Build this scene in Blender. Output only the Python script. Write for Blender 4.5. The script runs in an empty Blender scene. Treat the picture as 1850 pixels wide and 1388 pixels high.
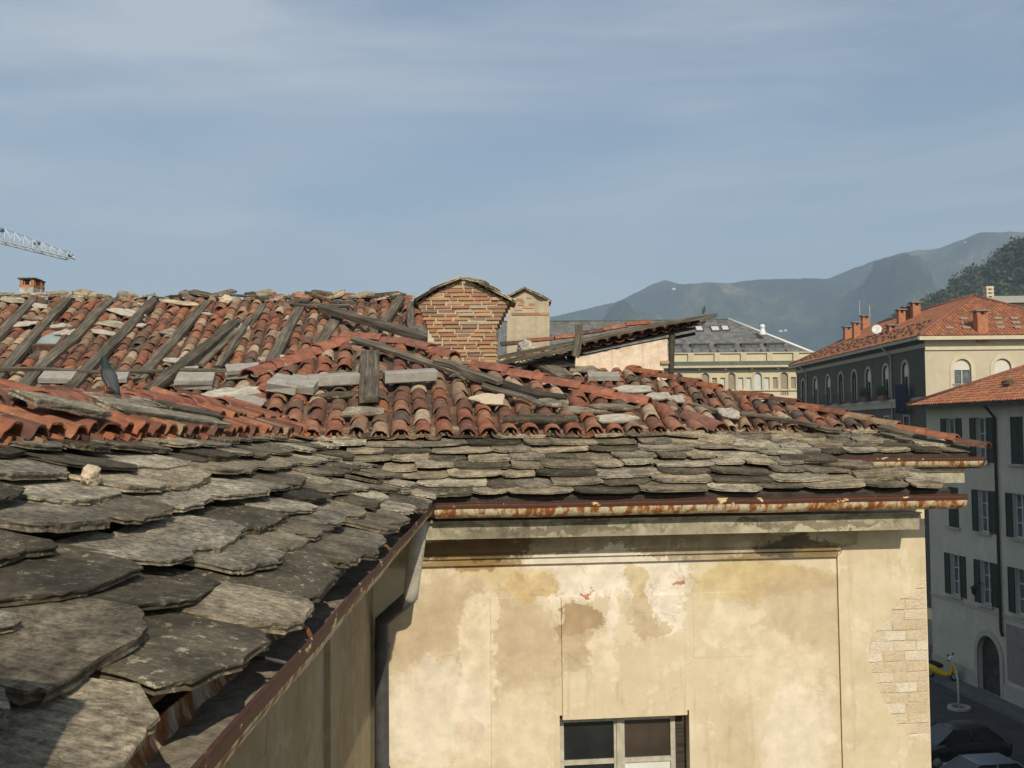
import bpy, bmesh, math, random
from mathutils import Vector, Matrix, noise

# ------------------------------------------------------------------ camera, sky, sun, exposure
SC = bpy.context.scene
COL = SC.collection
CZ = 13.0                                  # eye height above the street
FPX, PW, PH = 1870.0, 1850.0, 1388.0
PITCH, ROLL = math.atan(86.0 / FPX), 0.010
_r0, _f0 = Vector((1, 0, 0)), Vector((0, math.cos(PITCH), math.sin(PITCH)))
_u0 = Vector((0, -math.sin(PITCH), math.cos(PITCH)))
CR = _r0 * math.cos(ROLL) - _u0 * math.sin(ROLL)
CU = _u0 * math.cos(ROLL) + _r0 * math.sin(ROLL)
EYE = Vector((0, 0, CZ))
cam_d = bpy.data.cameras.new('camera')
cam_d.sensor_width = 36.0
cam_d.lens = 36.0 * FPX / PW
cam_d.clip_start, cam_d.clip_end = 0.05, 20000
cam = bpy.data.objects.new('camera', cam_d)
COL.objects.link(cam)
cam.matrix_world = Matrix(((CR.x, CU.x, -_f0.x, EYE.x), (CR.y, CU.y, -_f0.y, EYE.y), (CR.z, CU.z, -_f0.z, EYE.z), (0, 0, 0, 1)))
SC.camera = cam

SUN_FROM = Vector((0.24, -1.0, 0.70)).normalized()     # behind the camera, a little to the right
SUN_EL = math.asin(SUN_FROM.z)
SUN_AZ = math.atan2(SUN_FROM.x, SUN_FROM.y)
world = bpy.data.worlds.new('World')
SC.world = world
world.use_nodes = True
wn = world.node_tree
wn.nodes.clear()
def wnode(t, **kw):
    n = wn.nodes.new(t)
    for k, v in kw.items():
        setattr(n, k, v)
    return n
w_out, w_bg = wnode('ShaderNodeOutputWorld'), wnode('ShaderNodeBackground')
w_sky = wnode('ShaderNodeTexSky', sky_type='NISHITA', sun_disc=False, sun_elevation=SUN_EL, sun_rotation=SUN_AZ,
              air_density=1.15, dust_density=0.7, ozone_density=2.2, altitude=200)
w_tc, w_map, w_n1, w_n2 = wnode('ShaderNodeTexCoord'), wnode('ShaderNodeMapping'), wnode('ShaderNodeTexNoise'), wnode('ShaderNodeTexNoise')
w_map.inputs['Scale'].default_value = (1.0, 1.0, 5.0)
w_map.inputs['Rotation'].default_value = (0.10, 0.16, 0.3)
w_n1.inputs['Scale'].default_value, w_n1.inputs['Detail'].default_value, w_n1.inputs['Roughness'].default_value = 1.7, 7, 0.55
w_n1.inputs['Distortion'].default_value = 0.5
w_rmp = wnode('ShaderNodeMapRange')
w_rmp.inputs['From Min'].default_value, w_rmp.inputs['From Max'].default_value = 0.41, 0.66
w_rmp.inputs['To Min'].default_value, w_rmp.inputs['To Max'].default_value = 0.06, 0.72
w_mix = wnode('ShaderNodeMix', data_type='RGBA')
w_mix.inputs['B'].default_value = (7.4, 7.7, 8.1, 1)          # thin high cloud, in the sky's own units
wl = wn.links.new
wl(w_tc.outputs['Generated'], w_map.inputs['Vector'])
wl(w_map.outputs['Vector'], w_n1.inputs['Vector'])
wl(w_n1.outputs['Fac'], w_rmp.inputs['Value'])
wl(w_rmp.outputs['Result'], w_mix.inputs['Factor'])
wl(w_sky.outputs['Color'], w_mix.inputs['A'])
wl(w_mix.outputs['Result'], w_bg.inputs['Color'])
wl(w_bg.outputs['Background'], w_out.inputs['Surface'])
w_bg.inputs['Strength'].default_value = 0.090

sun_d = bpy.data.lights.new('sun', 'SUN')
sun_d.energy, sun_d.angle, sun_d.color = 4.2, math.radians(0.5), (1.0, 0.89, 0.72)
sun = bpy.data.objects.new('sun', sun_d)
COL.objects.link(sun)
sun.rotation_euler = SUN_FROM.to_track_quat('Z', 'Y').to_euler()
sun.location = (5, -20, 40)
SC.view_settings.view_transform = 'Standard'
SC.view_settings.look = 'None'
SC.view_settings.exposure = 0.0
SC.view_settings.gamma = 1.0
SC.render.engine = 'CYCLES'
SC.cycles.use_denoising = True
SC.cycles.max_bounces = 6
SC.cycles.volume_bounces = 1

# ------------------------------------------------------------------ placing things
rnd = random.Random(11)
W = {}
def ray(px, py):
    return (_f0 + CR * ((px - PW / 2) / FPX) + CU * ((PH / 2 - py) / FPX))
def at_y(px, py, y):                       # the point at depth y seen at that place of the photograph
    d = ray(px, py)
    return EYE + d * (y / d.y)
def at_z(px, py, z):
    d = ray(px, py)
    return EYE + d * ((z - CZ) / d.z)
def T(x, y=None, z=None):
    return Matrix.Translation(Vector((x, y, z)) if y is not None else Vector(x))
def RX(a): return Matrix.Rotation(a, 4, 'X')
def RY(a): return Matrix.Rotation(a, 4, 'Y')
def RZ(a): return Matrix.Rotation(a, 4, 'Z')
def SCL(x, y, z): return Matrix.Diagonal((x, y, z, 1))
def basis(o, x, y, z):
    return Matrix(((x[0], y[0], z[0], o[0]), (x[1], y[1], z[1], o[1]), (x[2], y[2], z[2], o[2]), (0, 0, 0, 1)))

class Roof:                                # a sloping plane: u along the eave, w up the slope, h off the plane
    def __init__(s, o, yaw, slope, facing='front'):
        s.o = Vector(o)
        if facing == 'front':
            s.U, s.N = Vector((math.cos(yaw), math.sin(yaw), 0)), Vector((-math.sin(yaw), math.cos(yaw), 0))
        elif facing == 'right':
            s.U, s.N = Vector((-math.sin(yaw), math.cos(yaw), 0)), Vector((-math.cos(yaw), -math.sin(yaw), 0))
        else:
            s.U, s.N = Vector((math.sin(yaw), -math.cos(yaw), 0)), Vector((math.cos(yaw), math.sin(yaw), 0))
        s.slope, s.th = slope, math.atan(slope)
        s.c, s.s = math.cos(s.th), math.sin(s.th)
        s.S = s.N * s.c + Vector((0, 0, s.s))
        s.K = s.U.cross(s.S)
        s.M = basis(s.o, s.U, s.S, s.K)
    def pt(s, u, w, h=0.0):
        return s.M @ Vector((u, w, h))
    def pix(s, px, py, h=0.0):             # (u, w) on the plane for a place of the photograph
        d = ray(px, py)
        t = ((s.o + s.K * h) - EYE).dot(s.K) / d.dot(s.K)
        p = s.M.inverted() @ (EYE + d * t)
        return p.x, p.y
    def pw(s, px, py, h=0.0):
        u, w = s.pix(px, py, h)
        return s.pt(u, w, h)

def obj(name, me, parent=None, M=None):
    o = bpy.data.objects.new(name, me)
    COL.objects.link(o)
    M = M if M is not None else Matrix.Identity(4)
    W[o] = M
    o.matrix_basis = M
    if parent is not None:
        o.parent = parent
        o.matrix_parent_inverse = W[parent].inverted()
    return o
def tag(o, label=None, cat=None, group=None, kind=None):
    if label: o['label'] = label
    if cat: o['category'] = cat
    if group: o['group'] = group
    if kind or cat: o['kind'] = kind or 'thing'
    return o
def thing(name, loc, label, cat, group=None):
    o = obj(name, None, None, T(Vector(loc)))
    o.empty_display_size = 0.3
    return tag(o, label, cat, group)

class MB:                                  # collects geometry into one mesh
    def __init__(s):
        s.v, s.f, s.sm, s.mi = [], [], [], []
        s.m = 0
    def add(s, verts, faces, smooth=False):
        k = len(s.v)
        s.v += [tuple(p) for p in verts]
        for f in faces:
            s.f.append([i + k for i in f]); s.sm.append(smooth); s.mi.append(s.m)
        return s
    def box(s, lo, hi, M=None):
        x0, y0, z0 = lo; x1, y1, z1 = hi
        p = [Vector(q) for q in ((x0, y0, z0), (x1, y0, z0), (x1, y1, z0), (x0, y1, z0), (x0, y0, z1), (x1, y0, z1), (x1, y1, z1), (x0, y1, z1))]
        if M is not None: p = [M @ q for q in p]
        return s.add(p, ((0, 3, 2, 1), (4, 5, 6, 7), (0, 1, 5, 4), (1, 2, 6, 5), (2, 3, 7, 6), (3, 0, 4, 7)))
    def prism(s, poly, a, b, axis='z', M=None):   # polygon (counter-clockwise in its plane) pushed from a to b along an axis
        def P(q, t):
            v = {'z': (q[0], q[1], t), 'y': (q[0], t, q[1]), 'x': (t, q[0], q[1])}[axis]
            v = Vector(v)
            return M @ v if M is not None else v
        n = len(poly)
        vs = [P(q, a) for q in poly] + [P(q, b) for q in poly]
        fl = axis == 'y'
        fs = [list(range(n))[::(1 if fl else -1)], [i + n for i in range(n)][::(-1 if fl else 1)]]
        for i in range(n):
            j = (i + 1) % n
            fs.append((j, i, i + n, j + n) if fl else (i, j, j + n, i + n))
        return s.add(vs, fs)
    def tube(s, pts, r, n=8, cap=True, smooth=True):
        pts = [Vector(p) for p in pts]
        rs = r if isinstance(r, (list, tuple)) else [r] * len(pts)
        vs, fs = [], []
        up = Vector((0, 0, 1))
        prev = None
        for i, p in enumerate(pts):
            d = (pts[min(i + 1, len(pts) - 1)] - pts[max(i - 1, 0)]).normalized()
            if prev is None:
                a = d.cross(up if abs(d.z) < 0.9 else Vector((1, 0, 0))).normalized()
            else:
                a = (prev - d * prev.dot(d)).normalized()
            prev = a
            b = d.cross(a)
            for k in range(n):
                t = 2 * math.pi * k / n
                vs.append(p + (a * math.cos(t) + b * math.sin(t)) * rs[i])
        for i in range(len(pts) - 1):
            for k in range(n):
                fs.append((i * n + k, i * n + (k + 1) % n, (i + 1) * n + (k + 1) % n, (i + 1) * n + k))
        s.add(vs, fs, smooth)
        if cap:
            k = len(s.v) - len(vs)
            s.f.append([k + q for q in range(n)][::-1]); s.sm.append(False); s.mi.append(s.m)
            s.f.append([k + (len(pts) - 1) * n + q for q in range(n)]); s.sm.append(False); s.mi.append(s.m)
        return s
    def sweep(s, prof, pts, ups=None, closed=False, smooth=False):   # 2-D profile (side, up) along a level path
        pts = [Vector(p) for p in pts]
        n = len(prof)
        vs, fs = [], []
        for i, p in enumerate(pts):
            d = (pts[min(i + 1, len(pts) - 1)] - pts[max(i - 1, 0)]).normalized()
            side = d.cross(Vector((0, 0, 1))).normalized()
            for (a, b) in prof:
                vs.append(p + side * a + Vector((0, 0, b)))
        for i in range(len(pts) - 1):
            for k in range(n if closed else n - 1):
                q = (k + 1) % n
                fs.append((i * n + k, (i + 1) * n + k, (i + 1) * n + q, i * n + q))
        s.add(vs, fs, smooth)
        if closed:
            k = len(s.v) - len(vs)
            s.f.append([k + q for q in range(n)]); s.sm.append(False); s.mi.append(s.m)
            s.f.append([k + (len(pts) - 1) * n + q for q in range(n)][::-1]); s.sm.append(False); s.mi.append(s.m)
        return s
    def lathe(s, prof, c=(0, 0, 0), n=16, M=None, smooth=True):
        vs, fs = [], []
        for (r, z) in prof:
            for k in range(n):
                t = 2 * math.pi * k / n
                v = Vector((c[0] + r * math.cos(t), c[1] + r * math.sin(t), c[2] + z))
                vs.append(M @ v if M is not None else v)
        for i in range(len(prof) - 1):
            for k in range(n):
                fs.append((i * n + k, i * n + (k + 1) % n, (i + 1) * n + (k + 1) % n, (i + 1) * n + k))
        return s.add(vs, fs, smooth)
    def mesh(s, name, *mats):
        me = bpy.data.meshes.new(name)
        me.from_pydata(s.v, [], s.f)
        for m in mats: me.materials.append(m)
        me.polygons.foreach_set('use_smooth', s.sm)
        me.polygons.foreach_set('material_index', s.mi)
        me.update()
        return me
    def build(s, name, mat, parent=None, M=None):
        mats = mat if isinstance(mat, (list, tuple)) else (mat,)
        return obj(name, s.mesh(name, *mats), parent, M)

# ------------------------------------------------------------------ materials
class G:
    def __init__(s, name):
        s.m = bpy.data.materials.new(name)
        s.m.use_nodes = True
        s.t = s.m.node_tree
        s.b = s.t.nodes['Principled BSDF']
        s.b.inputs['Specular IOR Level'].default_value = 0.25
        s._obj = None
    def n(s, ty, **kw):
        nd = s.t.nodes.new(ty)
        for k, v in kw.items(): setattr(nd, k, v)
        return nd
    def put(s, sock, v):
        if isinstance(v, bpy.types.NodeSocket): s.t.links.new(v, sock)
        elif isinstance(v, (tuple, list)) and len(v) == 3 and sock.type == 'RGBA': sock.default_value = (*v, 1)
        else: sock.default_value = v
    def coord(s, kind='Object'):
        return s.n('ShaderNodeTexCoord').outputs[kind]
    def pos(s):
        return s.n('ShaderNodeNewGeometry').outputs['Position']
    def island(s):
        return s.n('ShaderNodeNewGeometry').outputs['Random Per Island']
    def rand(s):
        return s.n('ShaderNodeObjectInfo').outputs['Random']
    def map(s, vec, scale=(1, 1, 1), loc=(0, 0, 0), rot=(0, 0, 0)):
        m = s.n('ShaderNodeMapping')
        s.put(m.inputs['Vector'], vec)
        s.put(m.inputs['Scale'], scale); s.put(m.inputs['Location'], loc); s.put(m.inputs['Rotation'], rot)
        return m.outputs['Vector']
    def noise(s, vec, scale=5.0, detail=4.0, rough=0.5, dist=0.0, out='Fac'):
        m = s.n('ShaderNodeTexNoise')
        s.put(m.inputs['Vector'], vec)
        m.inputs['Scale'].default_value, m.inputs['Detail'].default_value = scale, detail
        m.inputs['Roughness'].default_value, m.inputs['Distortion'].default_value = rough, dist
        return m.outputs[out]
    def voro(s, vec, scale=5.0, feature='F1', out='Distance'):
        m = s.n('ShaderNodeTexVoronoi', feature=feature)
        s.put(m.inputs['Vector'], vec)
        m.inputs['Scale'].default_value = scale
        return m.outputs[out]
    def ramp(s, fac, stops, interp='LINEAR'):
        m = s.n('ShaderNodeValToRGB')
        cr = m.color_ramp
        cr.interpolation = interp
        while len(cr.elements) < len(stops): cr.elements.new(0.5)
        for e, (p, c) in zip(cr.elements, stops):
            e.position = p
            e.color = (c, c, c, 1) if isinstance(c, (int, float)) else (*c, 1)
        s.put(m.inputs['Fac'], fac)
        return m.outputs['Color']
    def rng(s, v, a, b, c=0.0, d=1.0):
        m = s.n('ShaderNodeMapRange', interpolation_type='SMOOTHSTEP')
        s.put(m.inputs['Value'], v)
        for k, q in zip(('From Min', 'From Max', 'To Min', 'To Max'), (a, b, c, d)): m.inputs[k].default_value = q
        return m.outputs['Result']
    def mix(s, fac, a, b, blend='MIX'):
        m = s.n('ShaderNodeMix', data_type='RGBA', blend_type=blend)
        s.put(m.inputs['Factor'], fac); s.put(m.inputs['A'], a); s.put(m.inputs['B'], b)
        return m.outputs['Result']
    def math(s, op, a, b=0.0, c=0.0):
        m = s.n('ShaderNodeMath', operation=op)
        s.put(m.inputs[0], a); s.put(m.inputs[1], b); s.put(m.inputs[2], c)
        return m.outputs[0]
    def vec(s, op, a, b=(0, 0, 0)):
        m = s.n('ShaderNodeVectorMath', operation=op)
        s.put(m.inputs[0], a); s.put(m.inputs[1], b)
        return m.outputs['Value'] if op == 'LENGTH' else m.outputs['Vector']
    def scatter(s, vec, amt=37.0):         # shift the texture by the object's own random number
        r = s.rand()
        c = s.n('ShaderNodeCombineXYZ')
        for i, k in enumerate((amt, amt * 1.7, amt * 0.6)):
            s.put(c.inputs[i], s.math('MULTIPLY', r, k))
        return s.vec('ADD', vec, c.outputs[0])
    def done(s, col, rough=0.85, bump=None, dist=0.01, strength=0.6, metal=0.0):
        s.put(s.b.inputs['Base Color'], col)
        s.put(s.b.inputs['Roughness'], rough)
        s.put(s.b.inputs['Metallic'], metal)
        if bump is not None:
            bn = s.n('ShaderNodeBump')
            bn.inputs['Distance'].default_value, bn.inputs['Strength'].default_value = dist, strength
            s.put(bn.inputs['Height'], bump)
            s.t.links.new(bn.outputs['Normal'], s.b.inputs['Normal'])
        return s.m

def hsv(g, col, v):                        # scale brightness by a socket
    c = g.n('ShaderNodeCombineXYZ')
    for i in range(3): g.put(c.inputs[i], v)
    return g.mix(1.0, col, c.outputs[0], 'MULTIPLY')

def mat_slate(name, streak, lift=1.0, dims=(0.5, 0.45, 0.03), loose=False):
    g = G(name)
    p = g.map(g.coord(), dims)
    p = g.scatter(p)
    st = g.noise(g.map(p, streak), 1.0, 8, 0.78, 0.4)
    iso = g.noise(p, 30, 9, 0.8)
    st = g.math('ADD', g.math('MULTIPLY', st, 0.44), g.math('MULTIPLY', iso, 0.56))
    st = g.math('MULTIPLY_ADD', g.math('SUBTRACT', st, 0.5), 2.0, 0.5)
    big = g.noise(p, 5.0, 4, 0.55)
    fine = g.noise(p, 70, 3, 0.7)
    kind = g.rand()
    light = g.ramp(st, [(0.30, (0.06, 0.053, 0.043)), (0.42, (0.15, 0.136, 0.112)), (0.52, (0.26, 0.24, 0.20)), (0.60, (0.36, 0.335, 0.28)), (0.74, (0.50, 0.47, 0.40))])
    dark = g.ramp(st, [(0.3, (0.05, 0.044, 0.033)), (0.58, (0.1, 0.088, 0.066)), (0.66, (0.15, 0.135, 0.10)), (0.76, (0.34, 0.31, 0.24))])
    warm = g.ramp(st, [(0.3, (0.08, 0.066, 0.047)), (0.45, (0.19, 0.162, 0.118)), (0.56, (0.28, 0.245, 0.185)), (0.72, (0.42, 0.38, 0.295))])
    isdark = g.ramp(kind, [(0.0, 0.85), (0.2, 0.0)] if loose else [(0.0, 1.0), (0.22, 0.0)], 'CONSTANT')
    iswarm = g.ramp(kind, [(0.0, 0.0), (0.62, 0.8)], 'CONSTANT')
    col = g.mix(iswarm, light, warm)
    col = g.mix(isdark, col, dark)
    lich = g.rng(g.noise(p, 24, 6, 0.72), 0.57, 0.64)
    col = g.mix(g.math('MULTIPLY', lich, 0.65), col, (0.42, 0.4, 0.31))
    moss = g.rng(g.noise(p, 9, 5, 0.6), 0.60, 0.75)
    col = g.mix(g.math('MULTIPLY', moss, 0.5), col, (0.11, 0.105, 0.05))
    br = g.math('MULTIPLY_ADD', g.math('FRACT', g.math('MULTIPLY', kind, 7.31)), 0.85, 0.55)
    br = g.math('MULTIPLY', br, g.rng(big, 0.32, 0.68, 0.55, 1.22))
    br = g.math('MULTIPLY', br, lift)
    col = hsv(g, col, br)
    col = g.mix(1.0, col, (1.06, 1.0, 0.87), 'MULTIPLY')
    h = g.math('ADD', g.math('MULTIPLY', st, 0.8), g.math('ADD', g.math('MULTIPLY', fine, 0.35), g.math('MULTIPLY', big, 0.8)))
    return g.done(col, 0.82, h, 0.012, 0.9)

def mat_tile(name, per_island=False, stops=None, lift=1.0, coord='Object'):
    g = G(name)
    r = g.island() if per_island else g.rand()
    p = g.coord(coord)
    if per_island:
        c = g.n('ShaderNodeCombineXYZ')
        g.put(c.inputs[0], g.math('MULTIPLY', r, 91.0))
        p = g.vec('ADD', p, c.outputs[0])
    else:
        p = g.scatter(p)
    stops = stops or [(0.0, (0.27, 0.105, 0.06)), (0.17, (0.17, 0.08, 0.054)), (0.31, (0.31, 0.15, 0.088)), (0.46, (0.165, 0.095, 0.064)),
                      (0.57, (0.30, 0.115, 0.06)), (0.68, (0.34, 0.235, 0.15)), (0.79, (0.25, 0.165, 0.105)), (0.88, (0.45, 0.34, 0.225)), (0.95, (0.11, 0.082, 0.06))]
    base = g.ramp(r, stops, 'CONSTANT')
    n1 = g.noise(p, 9, 5, 0.6)
    n2 = g.noise(p, 34, 4, 0.65)
    col = hsv(g, base, g.math('MULTIPLY', g.rng(n1, 0.25, 0.75, 0.62, 1.25), lift))
    dirt = g.rng(n2, 0.52, 0.66)
    col = g.mix(g.math('MULTIPLY', dirt, 0.55), col, (0.10, 0.085, 0.06))
    pale = g.rng(g.noise(p, 15, 4, 0.6), 0.60, 0.72)
    col = g.mix(g.math('MULTIPLY', pale, 0.5), col, (0.46, 0.36, 0.24))
    return g.done(col, 0.88, g.math('ADD', n1, n2), 0.006, 0.7)

def mat_brick(name):
    g = G(name)
    r = g.rand()
    p = g.scatter(g.coord())
    base = g.ramp(r, [(0.0, (0.50, 0.29, 0.15)), (0.22, (0.38, 0.235, 0.14)), (0.36, (0.54, 0.37, 0.21)), (0.52, (0.41, 0.205, 0.125)), (0.64, (0.30, 0.195, 0.125)),
                      (0.76, (0.51, 0.32, 0.185)), (0.9, (0.47, 0.38, 0.26))], 'CONSTANT')
    n1 = g.noise(p, 14, 5, 0.65)
    col = hsv(g, base, g.rng(n1, 0.25, 0.75, 0.6, 1.2))
    soot = g.rng(g.noise(p, 30, 4, 0.7), 0.56, 0.72)
    col = g.mix(g.math('MULTIPLY', soot, 0.5), col, (0.16, 0.12, 0.08))
    return g.done(col, 0.9, n1, 0.01, 0.8)

def mat_simple(name, col, rough=0.85, var=0.3, scale=6.0, bump=0.004, metal=0.0, coord='Object'):
    g = G(name)
    p = g.scatter(g.coord(coord))
    n1 = g.noise(p, scale, 5, 0.6)
    n2 = g.noise(p, scale * 6, 4, 0.65)
    f = g.math('ADD', g.math('MULTIPLY', n1, 0.7), g.math('MULTIPLY', n2, 0.3))
    c = hsv(g, col, g.rng(f, 0.3, 0.7, 1 - var, 1 + var))
    return g.done(c, rough, f, bump, 0.6, metal)

def mat_wood(name, a=(0.03, 0.025, 0.018), b=(0.105, 0.09, 0.066), c=(0.22, 0.195, 0.15)):
    g = G(name)
    p = g.scatter(g.coord())
    st = g.noise(g.map(p, (1.6, 30, 30)), 1.0, 6, 0.65, 0.25)
    big = g.noise(p, 2.2, 3, 0.5)
    col = g.ramp(st, [(0.3, a), (0.5, b), (0.7, c)])
    col = hsv(g, col, g.math('MULTIPLY', g.rng(big, 0.3, 0.7, 0.75, 1.2), g.math('MULTIPLY_ADD', g.rand(), 0.5, 0.75)))
    warm = g.rng(g.noise(p, 3.5, 4, 0.6), 0.55, 0.75)
    col = g.mix(g.math('MULTIPLY', warm, 0.35), col, (0.2, 0.14, 0.08))
    return g.done(col, 0.85, st, 0.012, 0.8)

M = {}
M['slate_l'] = mat_slate('grey gneiss slab', (20, 100, 420), 1.22)          # foliation along the width of the slab
M['slate_v'] = mat_slate('grey gneiss slab, grain up the slope', (80, 24, 420), 1.2)
M['slate_loose'] = mat_slate('pale loose stone slab', (18, 60, 300), 1.5, loose=True)
M['tile'] = mat_tile('old clay roof tile')
CHANNEL_SHADE = [(0.0, (0.15, 0.075, 0.048)), (0.3, (0.1, 0.07, 0.05)), (0.55, (0.2, 0.1, 0.06)), (0.75, (0.075, 0.06, 0.045)), (0.9, (0.16, 0.125, 0.085))]  # shade between the tile columns, put into the channel colour
M['tile_shade'] = mat_tile('channel tile with shade in its colour', False, CHANNEL_SHADE)
M['tile_mass_shade'] = mat_tile('channel tile with shade in its colour, bulk', True, CHANNEL_SHADE)
M['tile_mass'] = mat_tile('old clay roof tile, bulk', True)
M['tile_red'] = mat_tile('red clay tile', False, [(0.0, (0.33, 0.12, 0.058)), (0.22, (0.22, 0.083, 0.048)), (0.42, (0.37, 0.155, 0.075)), (0.58, (0.15, 0.072, 0.05)), (0.74, (0.30, 0.19, 0.115)), (0.84, (0.29, 0.105, 0.055)), (0.94, (0.1, 0.07, 0.05))], 0.85)
M['ridge_red'] = mat_tile('dull red ridge tile', False, [(0.0, (0.27, 0.105, 0.068)), (0.4, (0.33, 0.125, 0.075)), (0.7, (0.22, 0.1, 0.07))], 1.0)
M['brick'] = mat_brick('worn yellow brick')
M['mortar'] = mat_simple('lime mortar', (0.56, 0.49, 0.385), 0.95, 0.25, 9, 0.01)
M['wood'] = mat_wood('weathered grey timber')
M['wood_dark'] = mat_wood('dark rotten timber', (0.02, 0.017, 0.014), (0.06, 0.05, 0.04), (0.11, 0.095, 0.075))
M['deck'] = mat_simple('dark roof boards', (0.07, 0.055, 0.042), 0.95, 0.4, 8)
M['concrete'] = mat_simple('grey concrete', (0.30, 0.285, 0.25), 0.9, 0.22, 10, 0.004)
M['paleslab'] = mat_simple('pale stone', (0.40, 0.37, 0.305), 0.9, 0.45, 5, 0.008)
M['creamslab'] = mat_simple('cream slab', (0.55, 0.45, 0.32), 0.9, 0.12, 7, 0.004)
M['sediment'] = mat_simple('gutter silt', (0.23, 0.2, 0.15), 1.0, 0.4, 20, 0.02)
M['darkmetal'] = mat_simple('dark zinc', (0.06, 0.06, 0.06), 0.55, 0.35, 5)
M['zinc'] = mat_simple('grey zinc', (0.36, 0.34, 0.29), 0.65, 0.35, 5, 0.003, 0.0)

# ------------------------------------------------------------------ the old house: roof planes (all measured from the eye)
HG = 0.68                                   # the courtyard gutters hang this far below the eye
YAW = math.radians(6.5)
RA = Roof((-0.76, 9.9, CZ - HG), YAW, 0.40)                        # wing across the courtyard
RL = Roof((-0.76, 0.0, CZ - HG), 0.0, 0.40, 'right')               # wing along the left
RB = Roof((0.0, 14.9, CZ - 0.43), math.radians(0.5), 0.36)         # block behind on the right
RF = Roof((-6.4, 15.75, CZ - 0.15), YAW, 0.50)                     # long rear roof
W_EDGE = RA.pix(900, 788, 0.07)[1]           # slope length of the slate band below the clay tiles
L_EDGE = (RL.pix(80, 803, 0.07)[1] + RL.pix(480, 787, 0.07)[1]) / 2
L_RIDGE = 2.34
A_LEN = 5.34

def valley_u(w):                            # where the left wing's plane meets the cross wing, along the left eave
    return 9.9 + 0.893 * (w * RL.c)
def valley_a(w):                            # the same line on the cross wing's plane
    v = w * RA.c
    x = -0.76 - v
    p = Vector((x, 9.9 + 0.893 * v, 0)) - Vector((-0.76, 9.9, 0))
    return p.dot(RA.U)

# hip and ridge outline of the cross wing, found on its plane
A_HIP = [RA.pix(*q) for q in ((1712, 882), (1500, 848), (1280, 800), (1240, 766), (1050, 722), (860, 678), (740, 640))]
A_TOP = [RA.pix(*q) for q in ((740, 640), (615, 637), (455, 697))]
def hip_u(w, line):                         # u of a polyline at slope length w
    for (u0, w0), (u1, w1) in zip(line, line[1:]):
        if min(w0, w1) <= w <= max(w0, w1):
            return u0 + (u1 - u0) * (w - w0) / (w1 - w0 + 1e-9)
    return line[0][0] if abs(w - line[0][1]) < abs(w - line[-1][1]) else line[-1][0]
A_LEFT = [(valley_a(0), 0.0), (valley_a(2.84), 2.84), A_TOP[2], A_TOP[1]]
A_WTOP = A_TOP[1][1]

def slate_mesh(seed, mat, n=22):
    r = random.Random(seed)
    cl, cr = r.uniform(0.05, 0.26), r.uniform(0.05, 0.26)
    base = [(-0.5, r.uniform(0.1, 0.34)), (-0.5 + cl, r.uniform(-0.01, 0.05)), (r.uniform(-0.1, 0.12), r.uniform(-0.05, 0.03)), (0.5 - cr, r.uniform(-0.01, 0.06)), (0.5, r.uniform(0.1, 0.32)),
            (r.uniform(0.44, 0.5), 1.0), (r.uniform(-0.5, -0.44), 1.0)]
    out = []
    per = [4, 4, 5, 4, 4, 3, 4]
    for i, p in enumerate(base):
        q = base[(i + 1) % len(base)]
        for k in range(per[i]):
            t = k / per[i]
            j = 0.012 if i != 5 else 0.0
            out.append((p[0] + (q[0] - p[0]) * t + r.gauss(0, j), p[1] + (q[1] - p[1]) * t + r.gauss(0, j)))
    m = len(out)
    cx, cy = 0.0, 0.5
    def ring(s, z, jit=0.0):
        return [(cx + (x - cx) * (s + r.gauss(0, jit)), cy + (y - cy) * (s + r.gauss(0, jit)), z + r.gauss(0, 0.05 if jit else 0)) for x, y in out]
    mb = MB()
    top = ring(0.995, 1.0)
    bump = lambda x, y: 0.22 * noise.noise(Vector((x * 3.1 + seed * 7.7, y * 3.1, seed))) 
    top = [(x, y, 1.0 + bump(x, y)) for x, y, z in top]
    ins = [(cx + (x - cx) * 0.55, cy + (y - cy) * 0.55) for x, y in out]
    ins = [(x, y, 1.0 + bump(x, y)) for x, y in ins]
    vs = top + ins + [(cx, cy, 1.0 + bump(cx, cy))]
    fs = [(i, (i + 1) % m, m + (i + 1) % m, m + i) for i in range(m)] + [(m + i, m + (i + 1) % m, 2 * m) for i in range(m)]
    mb.add(vs, fs, True)
    mid1 = ring(1.0, 0.72, 0.008)
    mid2 = ring(0.975, 0.36, 0.014)
    bot = ring(1.0, 0.0, 0.006)
    rings = [top, mid1, mid2, bot]
    vs = [p for q in rings for p in q]
    fs = []
    for k in range(3):
        for i in range(m):
            j = (i + 1) % m
            fs.append((k * m + j, k * m + i, (k + 1) * m + i, (k + 1) * m + j))
    fs.append([3 * m + i for i in range(m)][::-1])
    mb.add(vs, fs, False)
    return mb.mesh('slate', mat)

SL_A = [slate_mesh(s, M['slate_l']) for s in range(14)]
SL_L = [slate_mesh(s + 40, M['slate_v']) for s in range(18)]
SL_X = [slate_mesh(s + 80, M['slate_loose']) for s in range(10)]

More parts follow.
